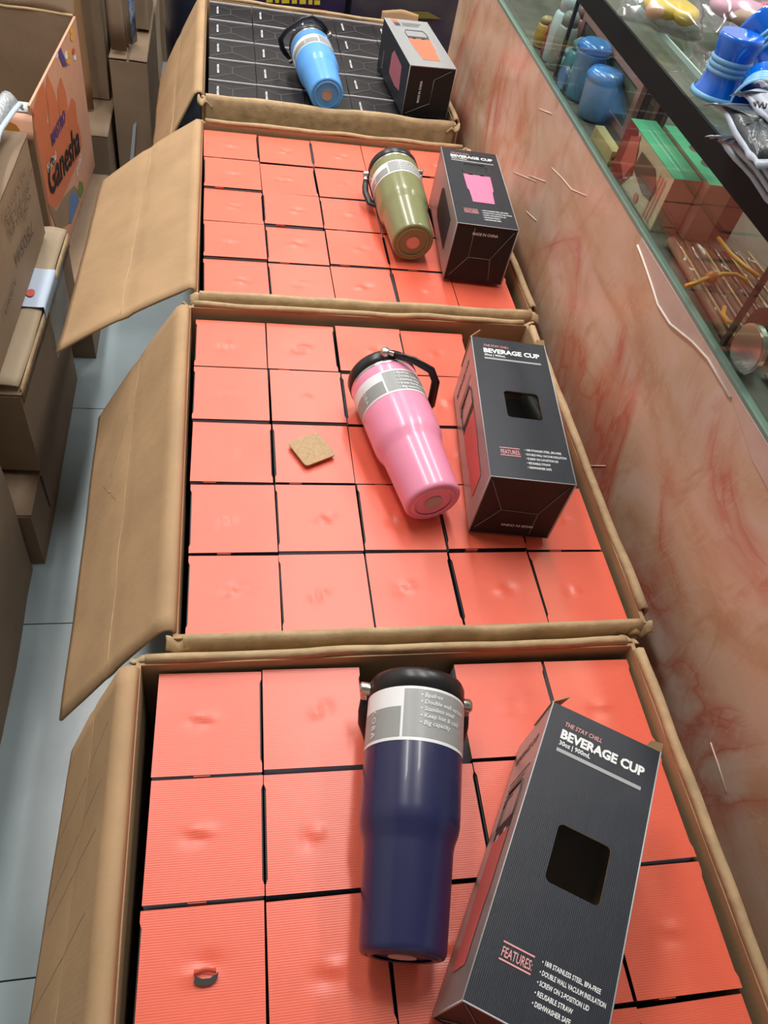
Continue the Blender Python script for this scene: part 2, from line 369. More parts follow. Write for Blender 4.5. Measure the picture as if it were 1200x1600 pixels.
BODY=body_mesh('a',LILAC,BLACKP); BODY2=body_mesh('b',BLACKP,LILAC)
TAB=MB().box((-.008,-.0008,-.010),(.008,.0002,.0)).mesh('tuck_tab',RED)
ORD=['first','second','third','fourth','fifth']
GRIDS={'navy':(-.0724,-.1765,-.766,.533,.5596,.0025),'pink':(-.0392,.4243,-.0736,.5294,.549,0),'green':(-.029,1.0285,.62,.5334,.5528,.001),'blue':(-.0283,1.7259,.21,.5302,.5367,-.003)}
NEXT={'navy':'pink','pink':'green','green':'blue'}
SKIP={('navy',2,4),('pink',4,4)}
def cellpos(c,i,j):
    x,y,yaw,W_,D_,dz=GRIDS[c]; yaw=math.radians(yaw); u,v=(i+.5)*W_/5,(j+.5)*D_/5
    return x+math.cos(yaw)*u-math.sin(yaw)*v, y+math.sin(yaw)*u+math.cos(yaw)*v
rb=random.Random(3)
for c in ('navy','pink','green'):
    for i in range(5):
        for j in range(5):
            if (c,i,j) in SKIP: continue
            X,Y=cellpos(c,i,j); cn_={'navy':'navy','pink':'pink','green':'olive green'}[c]; nx={'pink':'pink','green':'olive','blue':'blue'}[NEXT[c]]
            lab='red box in %s tumbler carton, %s from wide flap, %s row from %s carton'%(cn_ if c!='green' else 'olive', ORD[i], ORD[4-j], nx)
            dz=rb.uniform(-.0012,.0004)+j*.0004-.001+ (0 if c!='green' else j*.0006)+(rb.choice([0,0,.002]) if j>0 else 0)
            o=thing('cup_box', lab, 'box', (X+rb.uniform(-.0008,.0008),Y+rb.uniform(-.0008,.0008),TOP-BH+dz-.0012), (0,0,math.radians(GRIDS[c][2]+rb.uniform(-.7,.7))), 'red cup boxes in the %s tumbler carton'%cn_)
            o.scale=((GRIDS[c][3]/5-.0022)/BW,(GRIDS[c][4]/5-.0042)/BW,1)
            link('body', BODY if rb.random()<.75 else BODY2, o)
            l=link('lid', LIDS[rb.randrange(8)], o); l.location=(0,0,BH); l.rotation_euler=(0,0,rb.choice([0,math.pi]))
            if rb.random()<.55:
                k=link('tuck_tab', TAB, o); k.location=(rb.uniform(-.03,0),-BW/2-.0003,BH-.001)
            if (c,i,j)==('navy',0,2):
                m=MB(); a=[(-.010,-.002),(-.009,.003),(-.003,.0005),(.003,.0005),(.008,.003),(.010,.004),(.009,-.001),(.004,-.004),(-.003,-.0045)]
                m.poly([(p[0]+.004,p[1]-.002,.0032) for p in a]); k=part('torn_slot_shade', m, BLACKI, o, label='torn slot in the red lid, its dark painted on'); k.location=(0,0,BH)  # flat patch over the tear; the hole's dark is painted black
                m=MB(); m.grid(lambda u,v:(-.006+u*.018,.001+v*.004+.002*math.sin(u*3),.0034+.002*v),5,2); k=part('torn_tongue', m, RED, o, solid=.0006); k.location=(0,0,BH)
                o['label']='red box with torn slot in its lid, in the navy tumbler carton'
# upside-down boxes of the far carton: black bottoms with fold lines and small print
FOLD=mat('fold_line_white',(.20,.19,.20),.6)
def bottom_mesh():
    m=MB(); h=BW/2
    def fn(u,v):
        x,y=(u-.5)*2*h,(v-.5)*2*h; return (x,y,.0014*math.exp(-(y/.05)**2)*(1 if x<0 else .3)-.002*abs(y)/h*(1 if y<0 else -.4))
    m.grid(fn,8,8); return m.mesh('bottom_panel',BLACKB)
BOT=bottom_mesh()
def fold_mesh(lines, wd=.0009, m_=FOLD, z=.0008):
    m=MB()
    for (a,b) in lines:
        a=Vector((*a,z)); b=Vector((*b,z)); d=(b-a).normalized(); n=Vector((-d.y,d.x,0))*wd/2
        m.poly([a-n,a+n,b+n,b-n][::-1]); 
    return m.mesh('fold_line',m_)
h=BW/2
FL1=fold_mesh([((0,-.016),(0,.016)),((0,.016),(-h*.96,h*.8)),((0,.016),(h*.96,h*.8)),((0,-.016),(-h*.96,-h*.9)),((0,-.016),(h*.96,-h*.9))],.0008,mat('faint_fold_line',(.16,.155,.16),.6),.0022)
EDGE=MB().box((-h,h-.0015,-.004),(h,h+.0006,.0040)).mesh('white_edge',mat('raw_white_edge',(.62,.62,.66),.6))
txm=text_mesh('MADE IN CHINA',.0062,.03)
for v in txm.vertices: v.co=Vector((-v.co.y-.030, v.co.x-.022, .0026))
txm.materials.clear(); txm.materials.append(WHITEP)
for i in range(5):
    for j in range(5):
        X,Y=cellpos('blue',i,j)
        lab='black-bottomed box in blue tumbler carton, %s from wide flap, %s row from olive carton'%(ORD[i],ORD[j])
        o=thing('cup_box', lab, 'box', (X+rb.uniform(-.001,.001),Y+rb.uniform(-.001,.001),TOP-BH-.006+j*.0035), (0,0,math.radians(rb.uniform(-.8,.8))), 'black-bottomed cup boxes in the far carton')
        o.scale=((GRIDS['blue'][3]/5-.0012)/BW,1.0,1)
        link('body', BODY, o)
        for nm,me in (('bottom_panel',BOT),('fold_line',FL1),('edge_strip',EDGE),('lettering',txm)):
            k=link(nm, me, o); k.location=(0,0,BH)
# ------------------------------------------------------------------ display boxes lying on the packed boxes
DW,DL=.106,.262
def cup_outline(cx, y0, wtop, hh):
    """flat silhouette of the printed tumbler, upright along +y"""
    a=wtop/2; b=a*.84; c=a*.78
    return [(cx-c,y0),(cx+c,y0),(cx+b,y0+hh*.40),(cx+a*.95,y0+hh*.47),(cx+a,y0+hh),(cx-a,y0+hh),(cx-a*.95,y0+hh*.47),(cx-b,y0+hh*.40)]
def ring_panel(mb, w_, l_, hx0,hx1,hy0,hy1, r, z, th, mi=0):
    pts=[]
    for (cx,cy,a0) in ((hx1-r,hy1-r,0),(hx0+r,hy1-r,90),(hx0+r,hy0+r,180),(hx1-r,hy0+r,270)):
        for k in range(5):
            a=math.radians(a0+90*k/4); pts.append((cx+r*math.cos(a),cy+r*math.sin(a)))
    outer=[]; cx,cy=(hx0+hx1)/2,(hy0+hy1)/2
    for k,(x,y) in enumerate(pts):
        q=k//5; i=k%5
        cor=[(w_,l_),(0,l_),(0,0),(w_,0)][q]
        if i==2: outer.append(cor)
        elif i<2: outer.append((cor[0],y) if q in (0,2) else (x,cor[1]))
        else: outer.append((x,cor[1]) if q in (0,2) else (cor[0],y))
    n=len(pts); vs=[(*p,z) for p in pts]+[(*p,z) for p in outer]+[(*p,z-th) for p in pts]+[(*p,z-th) for p in outer]
    fs=[]; rim=[]
    for i in range(n):
        j=(i+1)%n; fs.append((i,n+i,n+j,j)); fs.append((2*n+i,2*n+j,3*n+j,3*n+i)); rim.append((i,j,2*n+j,2*n+i))
    mb.add(vs,fs,mi); mb.add(vs,rim,1); return mb
def display_box(label, near_left, yaw, style, seed):
    H=DW; t=thing('display_box', label, 'box', (near_left[0],near_left[1],TOP+.0045), (0,0,math.radians(yaw)), 'display boxes lying on the cartons')
    T=.0016
    top_m,left_m = {'window':(BLACKP,SILVER),'print':(BLACKP,SILVER),'silver':(SILVERTOP,BLACKP)}[style]
    mb=MB(); mb.box((0,0,0),(DW,DL,T)); part('back_panel', mb, BLACKP if style!='print' else BLACKP, t)
    part('side_panel', MB().box((0,0,T),(T,DL,H-T)), left_m, t)
    part('side_panel', MB().box((DW-T,0,T),(DW,DL,H-T)), left_m, t)
    part('bottom_end', MB().box((T,0.0004,T),(DW-T,T,H-T)), BLACKB, t)
    part('top_end', MB().box((T,DL-T,T),(DW-T,DL-.0003,H-T)), RED, t, label='red closing flap at the end')
    if style=='window':
        part('front_panel', ring_panel(MB(),DW,DL,.034,.081,.106,.156,.005,H,T), [top_m,INNER], t)
        part('inner_liner', MB().box((.0025,.0025,T+.0002),(DW-.0025,DL-.0025,.004)).box((DW-.004,.003,.004),(DW-.0022,DL-.003,H-.004)).box((.0022,.003,.004),(.004,DL-.003,H-.004)), INNER, t)
        part('window_film', MB().poly([(.03,.102,H-T-.0006),(.085,.102,H-T-.0006),(.085,.160,H-T-.0006),(.03,.160,H-T-.0006)]), FILM, t)
    else:
        part('front_panel', MB().box((0,0,H-T),(DW,DL,H)), top_m, t)
    # white worn cut edges
    ed=MB(); e=.0007
    for a,b in (((0,0,H),(DW,0,H)),((0,0,H),(0,DL,H)),((DW,0,H),(DW,DL,H)),((0,0,0),(0,0,H)),((DW,0,0),(DW,0,H))):
        ed.tube([a,b],e,6)
    part('worn_edge', ed, mat('worn_white_edge',(.42,.42,.44),.6), t)
    X,Yv,Z=(1,0,0),(0,1,0),(0,0,1)
    if style in ('window','print'):
        if style=='window' or True:
            write('THE STAY CHILL',.0062,(.0155,.2435,H),X,Yv,PALEPINK,t,fit=.036,bold=.01,shear=.15)
        write('BEVERAGE CUP',.0125,(.0145,.2305,H),X,Yv,WHITEP,t,fit=.080,bold=.045)
        write('30oz | 900mL',.0062,(.0150,.2235,H),X,Yv,WHITEP,t,fit=.030,bold=.02)
        part('grey_bar', MB().poly([(.0145,.2165,H+.0004),(.0945,.2165,H+.0004),(.0945,.2200,H+.0004),(.0145,.2200,H+.0004)]), GREYP, t)
        write('FEATURES:',.0100,(.0170,.0395,H),X,Yv,PALEPINK,t,fit=.0245,bold=.01)
        for yy in (.0365,.0490):
            part('red_rule', MB().poly([(.0165,yy,H+.0004),(.0420,yy,H+.0004),(.0420,yy+.0012,H+.0004),(.0165,yy+.0012,H+.0004)]), PALEPINK, t)
        for k,(s_,w_) in enumerate((('• 18/8 STAINLESS STEEL, BPA-FREE',.047),('• DOUBLE WALL VACUUM INSULATION',.0525),('• SCREW ON 2-POSITION LID',.041),('• REUSABLE STRAW',.030),('• DISHWASHER SAFE',.030))):
            write(s_,.0050,(.0480,.0475-.0072*k,H),X,Yv,WHITEP,t,fit=w_,bold=.02)
    if style=='print':
        cupprint(t, lambda x,y:(x,y,H+.0005), .056, .075, .050, .095, PINKP)
        # window in the silver side: flat black patch, the opening's inner shade put into its colour
        part('side_window_shade', MB().prism([(-.0003,y,z) for (z,y) in [(.025,.05),(.083,.05),(.083,.155),(.075,.170),(.033,.170),(.025,.155)]],(-.0004,0,0)), BLACKI, t)
    if style=='window':
        cupprint(t, lambda x,y:(-.0005,y,x), .053, .030, .054, .115, REDP)
        for k in range(4):
            part('grey_rule', MB().poly([(-.0005,.205-.006*k,.020),(-.0005,.2065-.006*k,.020),(-.0005,.2065-.006*k,.085-.012*k),(-.0005,.205-.006*k,.085-.012*k)]), FADED, t)
        write('BEVERAGE CUP',.0105,(0,.2305,.0145),Z,Yv,FADED,t,fit=.070,bold=.03)
    if style=='silver':
        cupprint(t, lambda x,y:(x,y,H+.0005), .058, .035, .052, .115, ORANGEP)
        part('red_square', MB().poly([(.016,.240,H+.0005),(.030,.240,H+.0005),(.030,.257,H+.0005),(.016,.257,H+.0005)]), ORANGEP, t)
        part('dark_square', MB().poly([(.018,.221,H+.0005),(.031,.221,H+.0005),(.031,.239,H+.0005),(.018,.239,H+.0005)]), GREYD, t)
        for k in range(4):
            part('grey_rule', MB().poly([(.036,.240-.006*k,H+.0005),(.086-.004*k,.240-.006*k,H+.0005),(.086-.004*k,.2415-.006*k,H+.0005),(.036,.2415-.006*k,H+.0005)]), GREYD, t)
        part('side_print', MB().poly([(-.0005,y,z) for (z,y) in [(.032,.050),(.080,.060),(.084,.135),(.070,.150),(.030,.150),(.026,.090)]]), mat('dull_pink_ink',(.50,.15,.20),.45), t, label='pink tumbler print on the black side')
        write('BEVERAGE CUP',.0085,(-.0001,.215,.012),Z,Yv,GREYP,t,fit=.040,bold=.03)
    # folded bottom end: printed fold lines and origin text
    y=-.0001; L=[((.030,.048),(.078,.046)),((.030,.048),(.004,.100)),((.078,.046),(.100,.100)),((.030,.048),(.006,.010)),((.078,.046),(.079,.006))]
    if style=='silver': L=[((.060,.030),(.060,.080)),((.060,.080),(.096,.100)),((.060,.030),(.008,.006))]
    if style=='print': L=[((.034,.046),(.072,.046)),((.034,.046),(.032,.100)),((.072,.046),(.100,.100)),((.034,.046),(.008,.008)),((.072,.046),(.080,.006))]
    m=MB()
    for (a,b) in L: m.tube([(a[0],y,a[1]),(b[0],y,b[1])],.00055,5)
    part('fold_line', m, FOLD, t)
    if style=='window': write('MADE IN CHINA',.0062,(.080,0,.022),(-1,0,0),(0,0,-1),WHITEP,t,fit=.042,bold=.01)
    elif style=='print': write('MADE IN CHINA',.0070,(.030,0,.088),X,Z,WHITEP,t,fit=.044,bold=.02)
    else: write('MADE IN CHINA',.0070,(.034,0,.030),Z,(-1,0,0),WHITEP,t,fit=.046,bold=.02)
    return t
SILVERTOP=mat('silver_top_print',(.42,.43,.45),.35,metal=.4,bump=.05)
GREYD=mat('dark_grey_ink',(.05,.055,.06),.5)
def cupprint(t, P, cx, y0, wd, hh, m):
    part('cup_print', MB().poly([P(*q) for q in cup_outline(cx,y0,wd,hh)]), m, t, label='printed tumbler picture')
    a=wd/2
    part('cup_lid_print', MB().poly([P(cx-a,y0+hh),P(cx+a,y0+hh),P(cx+a*.96,y0+hh*1.12),P(cx-a*.96,y0+hh*1.12)]), BLACKI if m is not ORANGEP else GREYD, t)
    pts=[(-.96,1.10),(-.98,1.30),(-.80,1.42),(.80,1.42),(.98,1.30),(.96,1.10)]
    mm=MB()
    for i in range(5):
        p,q=[Vector(P(cx+k[0]*a,y0+hh*k[1])) for k in pts[i:i+2]]; mm.tube([p,q],.0009,5)
    part('cup_handle_print', mm, FADED if m is not ORANGEP else GREYD, t)
    for k in (-.45,.40):
        part('cup_glint_print', MB().poly([P(cx+a*(k-.16),y0+hh*.985),P(cx+a*(k+.16),y0+hh*.985),P(cx+a*(k+.16),y0+hh*1.03),P(cx+a*(k-.16),y0+hh*1.03)]), WHITEP, t)
b1=display_box('black windowed BEVERAGE CUP box leaning askew beside the navy tumbler', (.171,.053), -31.2, 'window', 1)
b2=display_box('black windowed BEVERAGE CUP box lying beside the pink tumbler', (.309,.561), -6.9, 'window', 2)
b3=display_box('black BEVERAGE CUP box with pink cup print beside the olive tumbler', (.379,1.117), -4.5, 'print', 3)
b4=display_box('silver topped cup box with orange cup print beside the light blue tumbler', (.398,1.742), 5.0, 'silver', 4)
for b in (b1,b2):      # kraft tips of the half opened end flaps
    m=MB(); m.poly([(-.001,DL+.0002,.050),(-.001,DL+.0002,.1055),(.012,DL+.009,.112),(.004,DL+.007,.060)])
    part('flap_tip', m, KRAFT, b, solid=.0012)
    m=MB(); m.poly([(DW-.014,DL,.1058),(DW+.0005,DL,.1058),(DW-.001,DL+.006,.1105),(DW-.012,DL+.005,.110)])
    part('flap_tip', m, KRAFT, b, solid=.0012)
# ------------------------------------------------------------------ tumblers
def tumbler(label, cname, col, base_px, yaw, handle, lab0, rough=.30, roll=0, slen=1.0):
    b=onz(*base_px, TOP+.038)
    t=thing('tumbler', label, 'tumbler', (b.x,b.y,TOP+.0395), (math.radians(3.0),0,math.radians(yaw)), 'steel tumblers lying on the boxes')
    t.scale=(1,slen,1)
    body=mat('tumbler_'+cname, col, rough, spec=.5, coat=.15)
    prof=[(.0012,.0300),(.0,.0320),(.0005,.0345),(.0030,.0362),(.0065,.0368),(.078,.0402),(.084,.0412),(.092,.0442),(.098,.0456),(.106,.0460),(.200,.0474),(.2035,.0470)]
    part('body', MB().lathe(prof,64), body, t)
    part('base_ring', MB().lathe([(-.0002,.0245),(-.0008,.0255),(-.0008,.0285),(.0012,.0300)],48,cap=False), body, t)
    part('base_pad', MB().lathe([(.0004,.0112),(-.0004,.0118),(.0012,.0119)],40), mat('base_sticker_'+cname, {'navy':(.62,.33,.30),'pink':(.52,.40,.40),'olive':(.75,.33,.30),'blue':(.50,.33,.30)}[cname], .5), t, label='round pad on the base')
    part('steel_ring', MB().lathe([(.2030,.0466),(.2036,.0472),(.2085,.0473),(.2090,.0466)],64,cap=False), STEEL, t)
    part('lid', MB().lathe([(.2082,.0470),(.2086,.0481),(.2230,.0479),(.2268,.0462),(.2284,.0425),(.2284,.034),(.2262,.032),(.2262,.0005)],64), DARK, t)
    # label band
    l0,l1=lab0; rad=lambda s_: .0460+(s_-.106)*(.0014/.094)
    r0=lambda s_: (rad(s_) if s_<.2 else .0474)
    def arc(a0,a1,s0,s1,lift,m,nm):
        mb=MB(); n=max(4,int(abs(a1-a0)/4))
        mb.grid(lambda u,v:((r0(s0+(s1-s0)*v)+lift)*math.sin(math.radians(a0+(a1-a0)*u)), s0+(s1-s0)*v, (r0(s0+(s1-s0)*v)+lift)*math.cos(math.radians(a0+(a1-a0)*u))), n, 1)
        return part(nm, mb, m, lb if nm!='label_band' else t)
    lb=None
    lb=arc(0,360,l0,l1,.0003,LABELW,'label_band')
    H_=l1-l0; d=-25+roll
    arc(d+1.5,d+150,l0+.003,l1-.0025,.0005,LABELG,'grey_block')
    arc(d-95,d-1.5,l0+.003,l0+H_*.62,.0005,LABELG,'grey_block')
    for k,s_ in enumerate(('• Bpafree','• Double wall vacuum','• Stainless steel','• Keep hot & cold','• Big capacity')):
        me=text_mesh(s_,.0058,.008,.2)
        y0=l1-.0095-.0064*k
        for v in me.vertices:
            a=math.radians(d+20)+v.co.x/.047; r=.0482; y=y0+v.co.y; v.co=Vector((r*math.sin(a), y, r*math.cos(a)))
        me.materials.clear(); me.materials.append(WHITEP); link('lettering', me, lb)
    me=text_mesh('KOBA',.0085,0,0,'LEFT',1.3)
    for v in me.vertices:
        a=math.radians(d-42)+v.co.y/.047; y=l0+.004+(.028-v.co.x); v.co=Vector((.0482*math.sin(a), y, .0482*math.cos(a)))
    me.materials.clear(); me.materials.append(WHITEP); link('lettering', me, lb)
    # bail handle: pivot direction p, reach direction q
    p,q,reach=handle; p=Vector(p).normalized(); q=Vector(q).normalized(); C=Vector((0,.2165,0))
    hd=None
    def P(a,b): return C+p*a+q*b
    e=.0520
    pts=[P(e,.012),P(e,.026),P(e*.98,.040),P(e*.80,reach*.88),P(e*.45,reach),P(-e*.45,reach),P(-e*.80,reach*.88),P(-e*.98,.040),P(-e,.026),P(-e,.012)]
    nrm=p.cross(q)
    hd=part('handle', MB().tube(pts,[.0045,.0058,.0062,.0065,.0060,.0060,.0065,.0062,.0058,.0045],10,flat=.55,up=p.cross(q)), DARK, t)
    for s_ in (1,-1):
        part('handle_arm', MB().tube([P(s_*e,-.003),P(s_*e,.010),P(s_*e,.020)],[.0055,.0045,.0040],10,flat=.5,up=p.cross(q)), STEEL if s_==1 else STEEL, hd)
        m=MB(); ax=p*s_; n=20; u=ax.cross(q).normalized(); w_=q
        c0=C+ax*.0475; ring=lambda dd,rr:[c0+ax*dd+u*rr*math.cos(2*math.pi*k/n)+w_*rr*math.sin(2*math.pi*k/n) for k in range(n)]
        vs=ring(0,.0062)+ring(.0085,.0062)+ring(.0105,.0045); fs=[(k,(k+1)%n,(k+1)%n+n,k+n) for k in range(n)]+[(k+n,(k+1)%n+n,(k+1)%n+2*n,k+2*n) for k in range(n)]+[tuple(2*n+k for k in range(n))]
        m.add(vs,fs,0,True); part('pivot_button', m, STEEL, hd)
    return t
tumbler('dark navy blue steel tumbler with black lid and grey label','navy',(.016,.019,.075),(628,1497),-11.6,((1,0,-.06),(.10,-.50,-.86),.072),(.158,.2075),.30,slen=1.05)
tumbler('pink steel tumbler with black lid and handle swung to its side','pink',(.86,.30,.47),(677,787),10.5,((-.10,0,1),(.84,-.54,.08),.074),(.150,.189),.28)
tumbler('olive green steel tumbler with black lid lying on the red boxes','olive',(.215,.225,.105),(645,381),1.8,((1,0,.12),(-.12,-.90,-.35),.072),(.146,.182),.26, roll=-8)
tumbler('light blue steel tumbler lying on the black-bottomed boxes','blue',(.10,.36,.84),(511,150),6.0,((.80,.0,.60),(-.62,-.30,.72),.072),(.138,.176),.35, roll=30)
# coaster-like card on a red box
q=[onz(*p,TOP+.0005) for p in [(474,733),(523,714),(500,680),(450,692)]]
c=sum(q,Vector())/4; ex=(q[1]-q[0]).normalized(); ang=math.atan2(ex.y,ex.x)
m=MB(); pts=[]
for (sx,sy,a0) in ((1,1,0),(-1,1,90),(-1,-1,180),(1,-1,270)):
    for k in range(5):
        a=math.radians(a0+90*k/4); pts.append((sx*.0185+.005*math.cos(a),sy*.0185+.005*math.sin(a),0))
m.prism(pts,(0,0,.0022))
o=single('cardboard_card',m,mat('raw_card',(.52,.36,.20),.8,noise_amt=.2,noise_scale=300),'small square tan cardboard card on a red box beside the pink tumbler','card',loc=(c.x,c.y,TOP+.0026)); o.rotation_euler=(0,0,ang)
# ------------------------------------------------------------------ stacked cartons along the aisle
def closed_carton(name,label,a,b,m=KRAFT2,yaw=0,seed=0,group='cartons stacked along the aisle',amp=.004,seam=True):
    cx,cy=(a[0]+b[0])/2,(a[1]+b[1])/2; t=thing(name,label,'carton',(cx,cy,a[2]),(0,0,math.radians(yaw)),group)
    A=(a[0]-cx,a[1]-cy,0); B=(b[0]-cx,b[1]-cy,b[2]-a[2])
    part('body', crumple_box(MB(),A,B,amp,8,0,seed,sc=5), m, t)
    z=B[2]+.0025
    for s_ in (0,1):
        x0,x1=(A[0],-.002) if s_==0 else (.002,B[0]+.002)
        part('flap', MB().grid(lambda u,v:wrinkle((x0+(x1-x0)*u,A[1]+(B[1]-A[1])*v,z+.002),.002,9,seed+s_),8,8), m, t, solid=.003)
    return t
l1=closed_carton('brown_carton','large brown carton on the floor in front of the stacked cartons',(-.95,.35,0),(-.372,.945,.44),KRAFT2,0,51)
m=MB(); m.poly([Vector(p) for p in [(-.372,.80,.447),(-.372,.93,.447),(-.352,.915,.425),(-.345,.83,.40)]]); part('torn_flap', m, KRAFT3, l1, True, solid=.003)
l2=closed_carton('brown_carton','brown carton on the floor holding up the taped carton',(-.88,.945+.012,0),(-.352,1.52,.155),KRAFT2,0,52,amp=.003)
part('crease', MB().tube([onx(*p,-.3505) for p in [(64,745),(69,762),(74,778),(78,792)]],.0022,6), FADED, l2, True)
l2b=closed_carton('brown_carton','dark brown carton on the floor under the orange printed carton',(-.90,1.60,0),(-.315,2.16,.19),KRAFT2,0,53)
# the taped carton with pale folded rim
l3=closed_carton('taped_carton','brown carton with pale folded rim and a pale blue shipping label',(-.86,1.065,.175),(-.335,1.565,.368),KRAFT2,-2.0,54,amp=.003)
m=MB(); m.grid(lambda u,v: wrinkle((-.405+.060*u+.020*v, 1.065+.495*v, .385+.006*math.sin(u*3)),.003,12,5),6,20); part('rim_flap', m, KRAFT3, l3, True, solid=.004, label='pale folded top rim')
m=MB(); m.grid(lambda u,v: wrinkle((-.3425+.018*v, 1.065+.49*v, .383-.03*u),.0012,12,6),2,12); part('rim_edge', m, RIM, l3, True, solid=.003)
m=MB(); m.grid(lambda u,v: wrinkle((-.330+.0055*v, 1.30+.16*v, .38-.13*u),.002,20,9),8,8); part('clear_tape', m, FILM, l3, True)
LBL=mat('pale_blue_label',(.50,.60,.74),.5)
m=MB(); m.grid(lambda u,v: wrinkle(((-.383+.052*u if u<.8 else -.3315)+.005*v, 1.275+.125*v, (.3985-.002*u) if u<.8 else .3975-.14*(u-.8)),.001,20,3),10,6)
lb=part('shipping_label', m, LBL, l3, True, label='pale blue shipping label')
m=MB(); c0=Vector((-.360,1.315,.3995)); m.add([c0+Vector((.008*math.cos(k*.5236),.012*math.sin(k*.5236),.0012)) for k in range(12)],[tuple(range(12))]); part('stamp_mark', m, REDP, lb, True)
# carton with printed weights, upside down, on the taped carton
l4=closed_carton('printed_carton','upside-down brown carton printed 75054 on top of the taped carton',(-.90,1.04,.402),(-.368,1.53,.604),KRAFT2,-2.0,55,amp=.0015)
d4=Vector((math.sin(math.radians(2)),math.cos(math.radians(2)),0)); n4=Vector((d4.y,-d4.x,0)); c4=Vector((-.634,1.285,0))+n4*.267
def wpx(body,size,p0,p1,parent,m,bold=0,shear=0,spacing=1.0):
    P0=c4+n4*.001
    hit=lambda px,py: CAM+ray(px,py)*((P0-CAM).dot(n4)/ray(px,py).dot(n4))
    a=hit(*p0); b=hit(*p1); xd=(b-a).normalized(); yd=n4.cross(xd)
    return write(body,size,a,xd,yd,m,parent,world=True,bold=bold,shear=shear,fit=(b-a).length,lift=.0035,spacing=spacing)
for (s_,p0,p1,sz) in (('75054',(47,343),(22,392),.042),('36.5 X 37.5 CM',(36,262),(3,335),.020),('9.77 LB',(42,285),(8,345),.022),('6.73 LB',(45,300),(12,360),.022),('NO. 75',(48,255),(38,285),.018),('PCS: 75',(40,320),(33,340),.014),('A192614',(20,432),(4,486),.022)):
    wpx(s_,sz*.85,p0,p1,l4,FADED,bold=.0)
# foil bags spilling over that carton
FOIL=mat('silver_foil_bag',(.52,.56,.60),.35,metal=.35,noise_amt=.3,noise_scale=120,bump=.8,bump_scale=160); WEB=mat('pale_blue_binding',(.45,.55,.68),.6,bump=.3,bump_scale=200)
for k,(x_,zz,y0_,y1_) in enumerate(((-.490,.600,1.16,1.50),(-.440,.604,1.18,1.52),(-.388,.608,1.22,1.53))):
    t=thing('foil_bag',('silver foil bag with blue binding, innermost of the three','silver foil bag with blue binding between the two others','silver foil bag with blue binding hanging over the printed carton')[k],'bag',(x_,1.4,.607),group='foil bags on the printed carton')
    def fn(u,v,x_=x_,y0_=y0_,y1_=y1_,k=k): 
        return wrinkle((x_-.03+.045*v+.012*math.sin(u*5+k), y0_+(y1_-y0_)*u, .615+.006*k+.050*math.sin(v*2.4)*(.4+.6*u)),.004,16,k)
    part('sheet', MB().grid(fn,16,8), FOIL, t, True, solid=.005)
    part('binding', MB().tube([Vector(fn(u/16,1))+Vector((.002,0,-.001)) for u in range(17)],.006,8,flat=.7), WEB, t, True)
# orange printed carton, open, on the dark brown carton
N0=Vector((-.385,1.70,0)); yaw5=-3.8; dR=Vector((math.sin(math.radians(3.8)),math.cos(math.radians(3.8)),0)); nR=Vector((dR.y,-dR.x,0)); LEN=.50; WID=.46; Z0,Z1=.200,.578
l5=thing('orange_carton','open orange Ganesha printed carton with flower border standing behind the printed carton','carton',(N0.x,N0.y,Z0),(0,0,math.radians(yaw5)))
PEACH=mat('peach_print',(.68,.37,.25),.5,noise_amt=.08); ORG=mat('orange_print',(.66,.19,.085),.5,noise_amt=.1,noise_scale=6)
part('side_wall', MB().box((-.005,0,0),(0,LEN,Z1-Z0)), [PEACH], l5)
part('side_wall', MB().box((-WID,0,0),(-WID+.005,LEN,Z1-Z0)), KRAFT2, l5)
part('far_wall', MB().box((-WID+.005,LEN-.005,0),(-.005,LEN,Z1-Z0)), KRAFT2, l5)
part('near_wall', MB().box((-WID+.005,0,0),(-.005,.005,Z1-Z0-.02)), KRAFT2, l5)
part('bottom', MB().box((-WID+.005,.005,0),(-.005,LEN-.005,.005)), KRAFT2, l5)
m=MB(); m.grid(lambda u,v: wrinkle((-WID+(WID-.004)*u, LEN+.002+.02*v, Z1-Z0+.095*v*(1 if u<.97 else .5)+.02*v*noise.noise(Vector((u*9,0,0)))),.006,10,4),20,6); part('far_flap', m, KRAFT2, l5, solid=.004, label='ragged torn far flap')
m=MB(); m.tube([wrinkle((-WID+(WID-.004)*k/20, LEN-.004, Z1-Z0+.002),.004,15,2) for k in range(21)],.0035,6); part('torn_edge', m, RIM, l5)
m=MB(); m.grid(lambda u,v:(-WID+WID*u, .002-.018*v, Z1-Z0-.018-.045*v),10,3); nf=part('near_flap', m, PEACH, l5, solid=.003, label='flower-edged near flap')
m=MB(); m.grid(lambda u,v:(-WID+(WID-.004)*u, .004+.03*v, Z1-Z0-.016+.006*v),8,1); pt=part('marker_strip', m, mat('white_strip',(.62,.66,.68),.5), l5, solid=.002)
write('MARKER',.022,(-.120,.008,Z1-Z0-.0135),(1,0,0),(0,.95,.25),BLACKI,l5,bold=.03,fit=.105,lift=.0015)
for k,(cx,m_) in enumerate(((-.20,WHITEP),(-.235,ORANGEP),(-.05,mat('amber_ink',(.70,.33,.05),.5)),(-.30,WHITEP),(-.36,ORANGEP))):
    for a in range(6 if m_ is WHITEP else 1):
        an=a*1.047; rr=.016 if m_ is WHITEP else 0
        part('petal', MB().add([(cx+rr*math.cos(an)+(.011 if rr else .028)*math.cos(j*.628), -.011-.0115+(-.0), Z1-Z0-.042+rr*math.sin(an)+(.011 if rr else .017)*math.sin(j*.628)) for j in range(10)],[tuple(range(10))]), m_, l5)
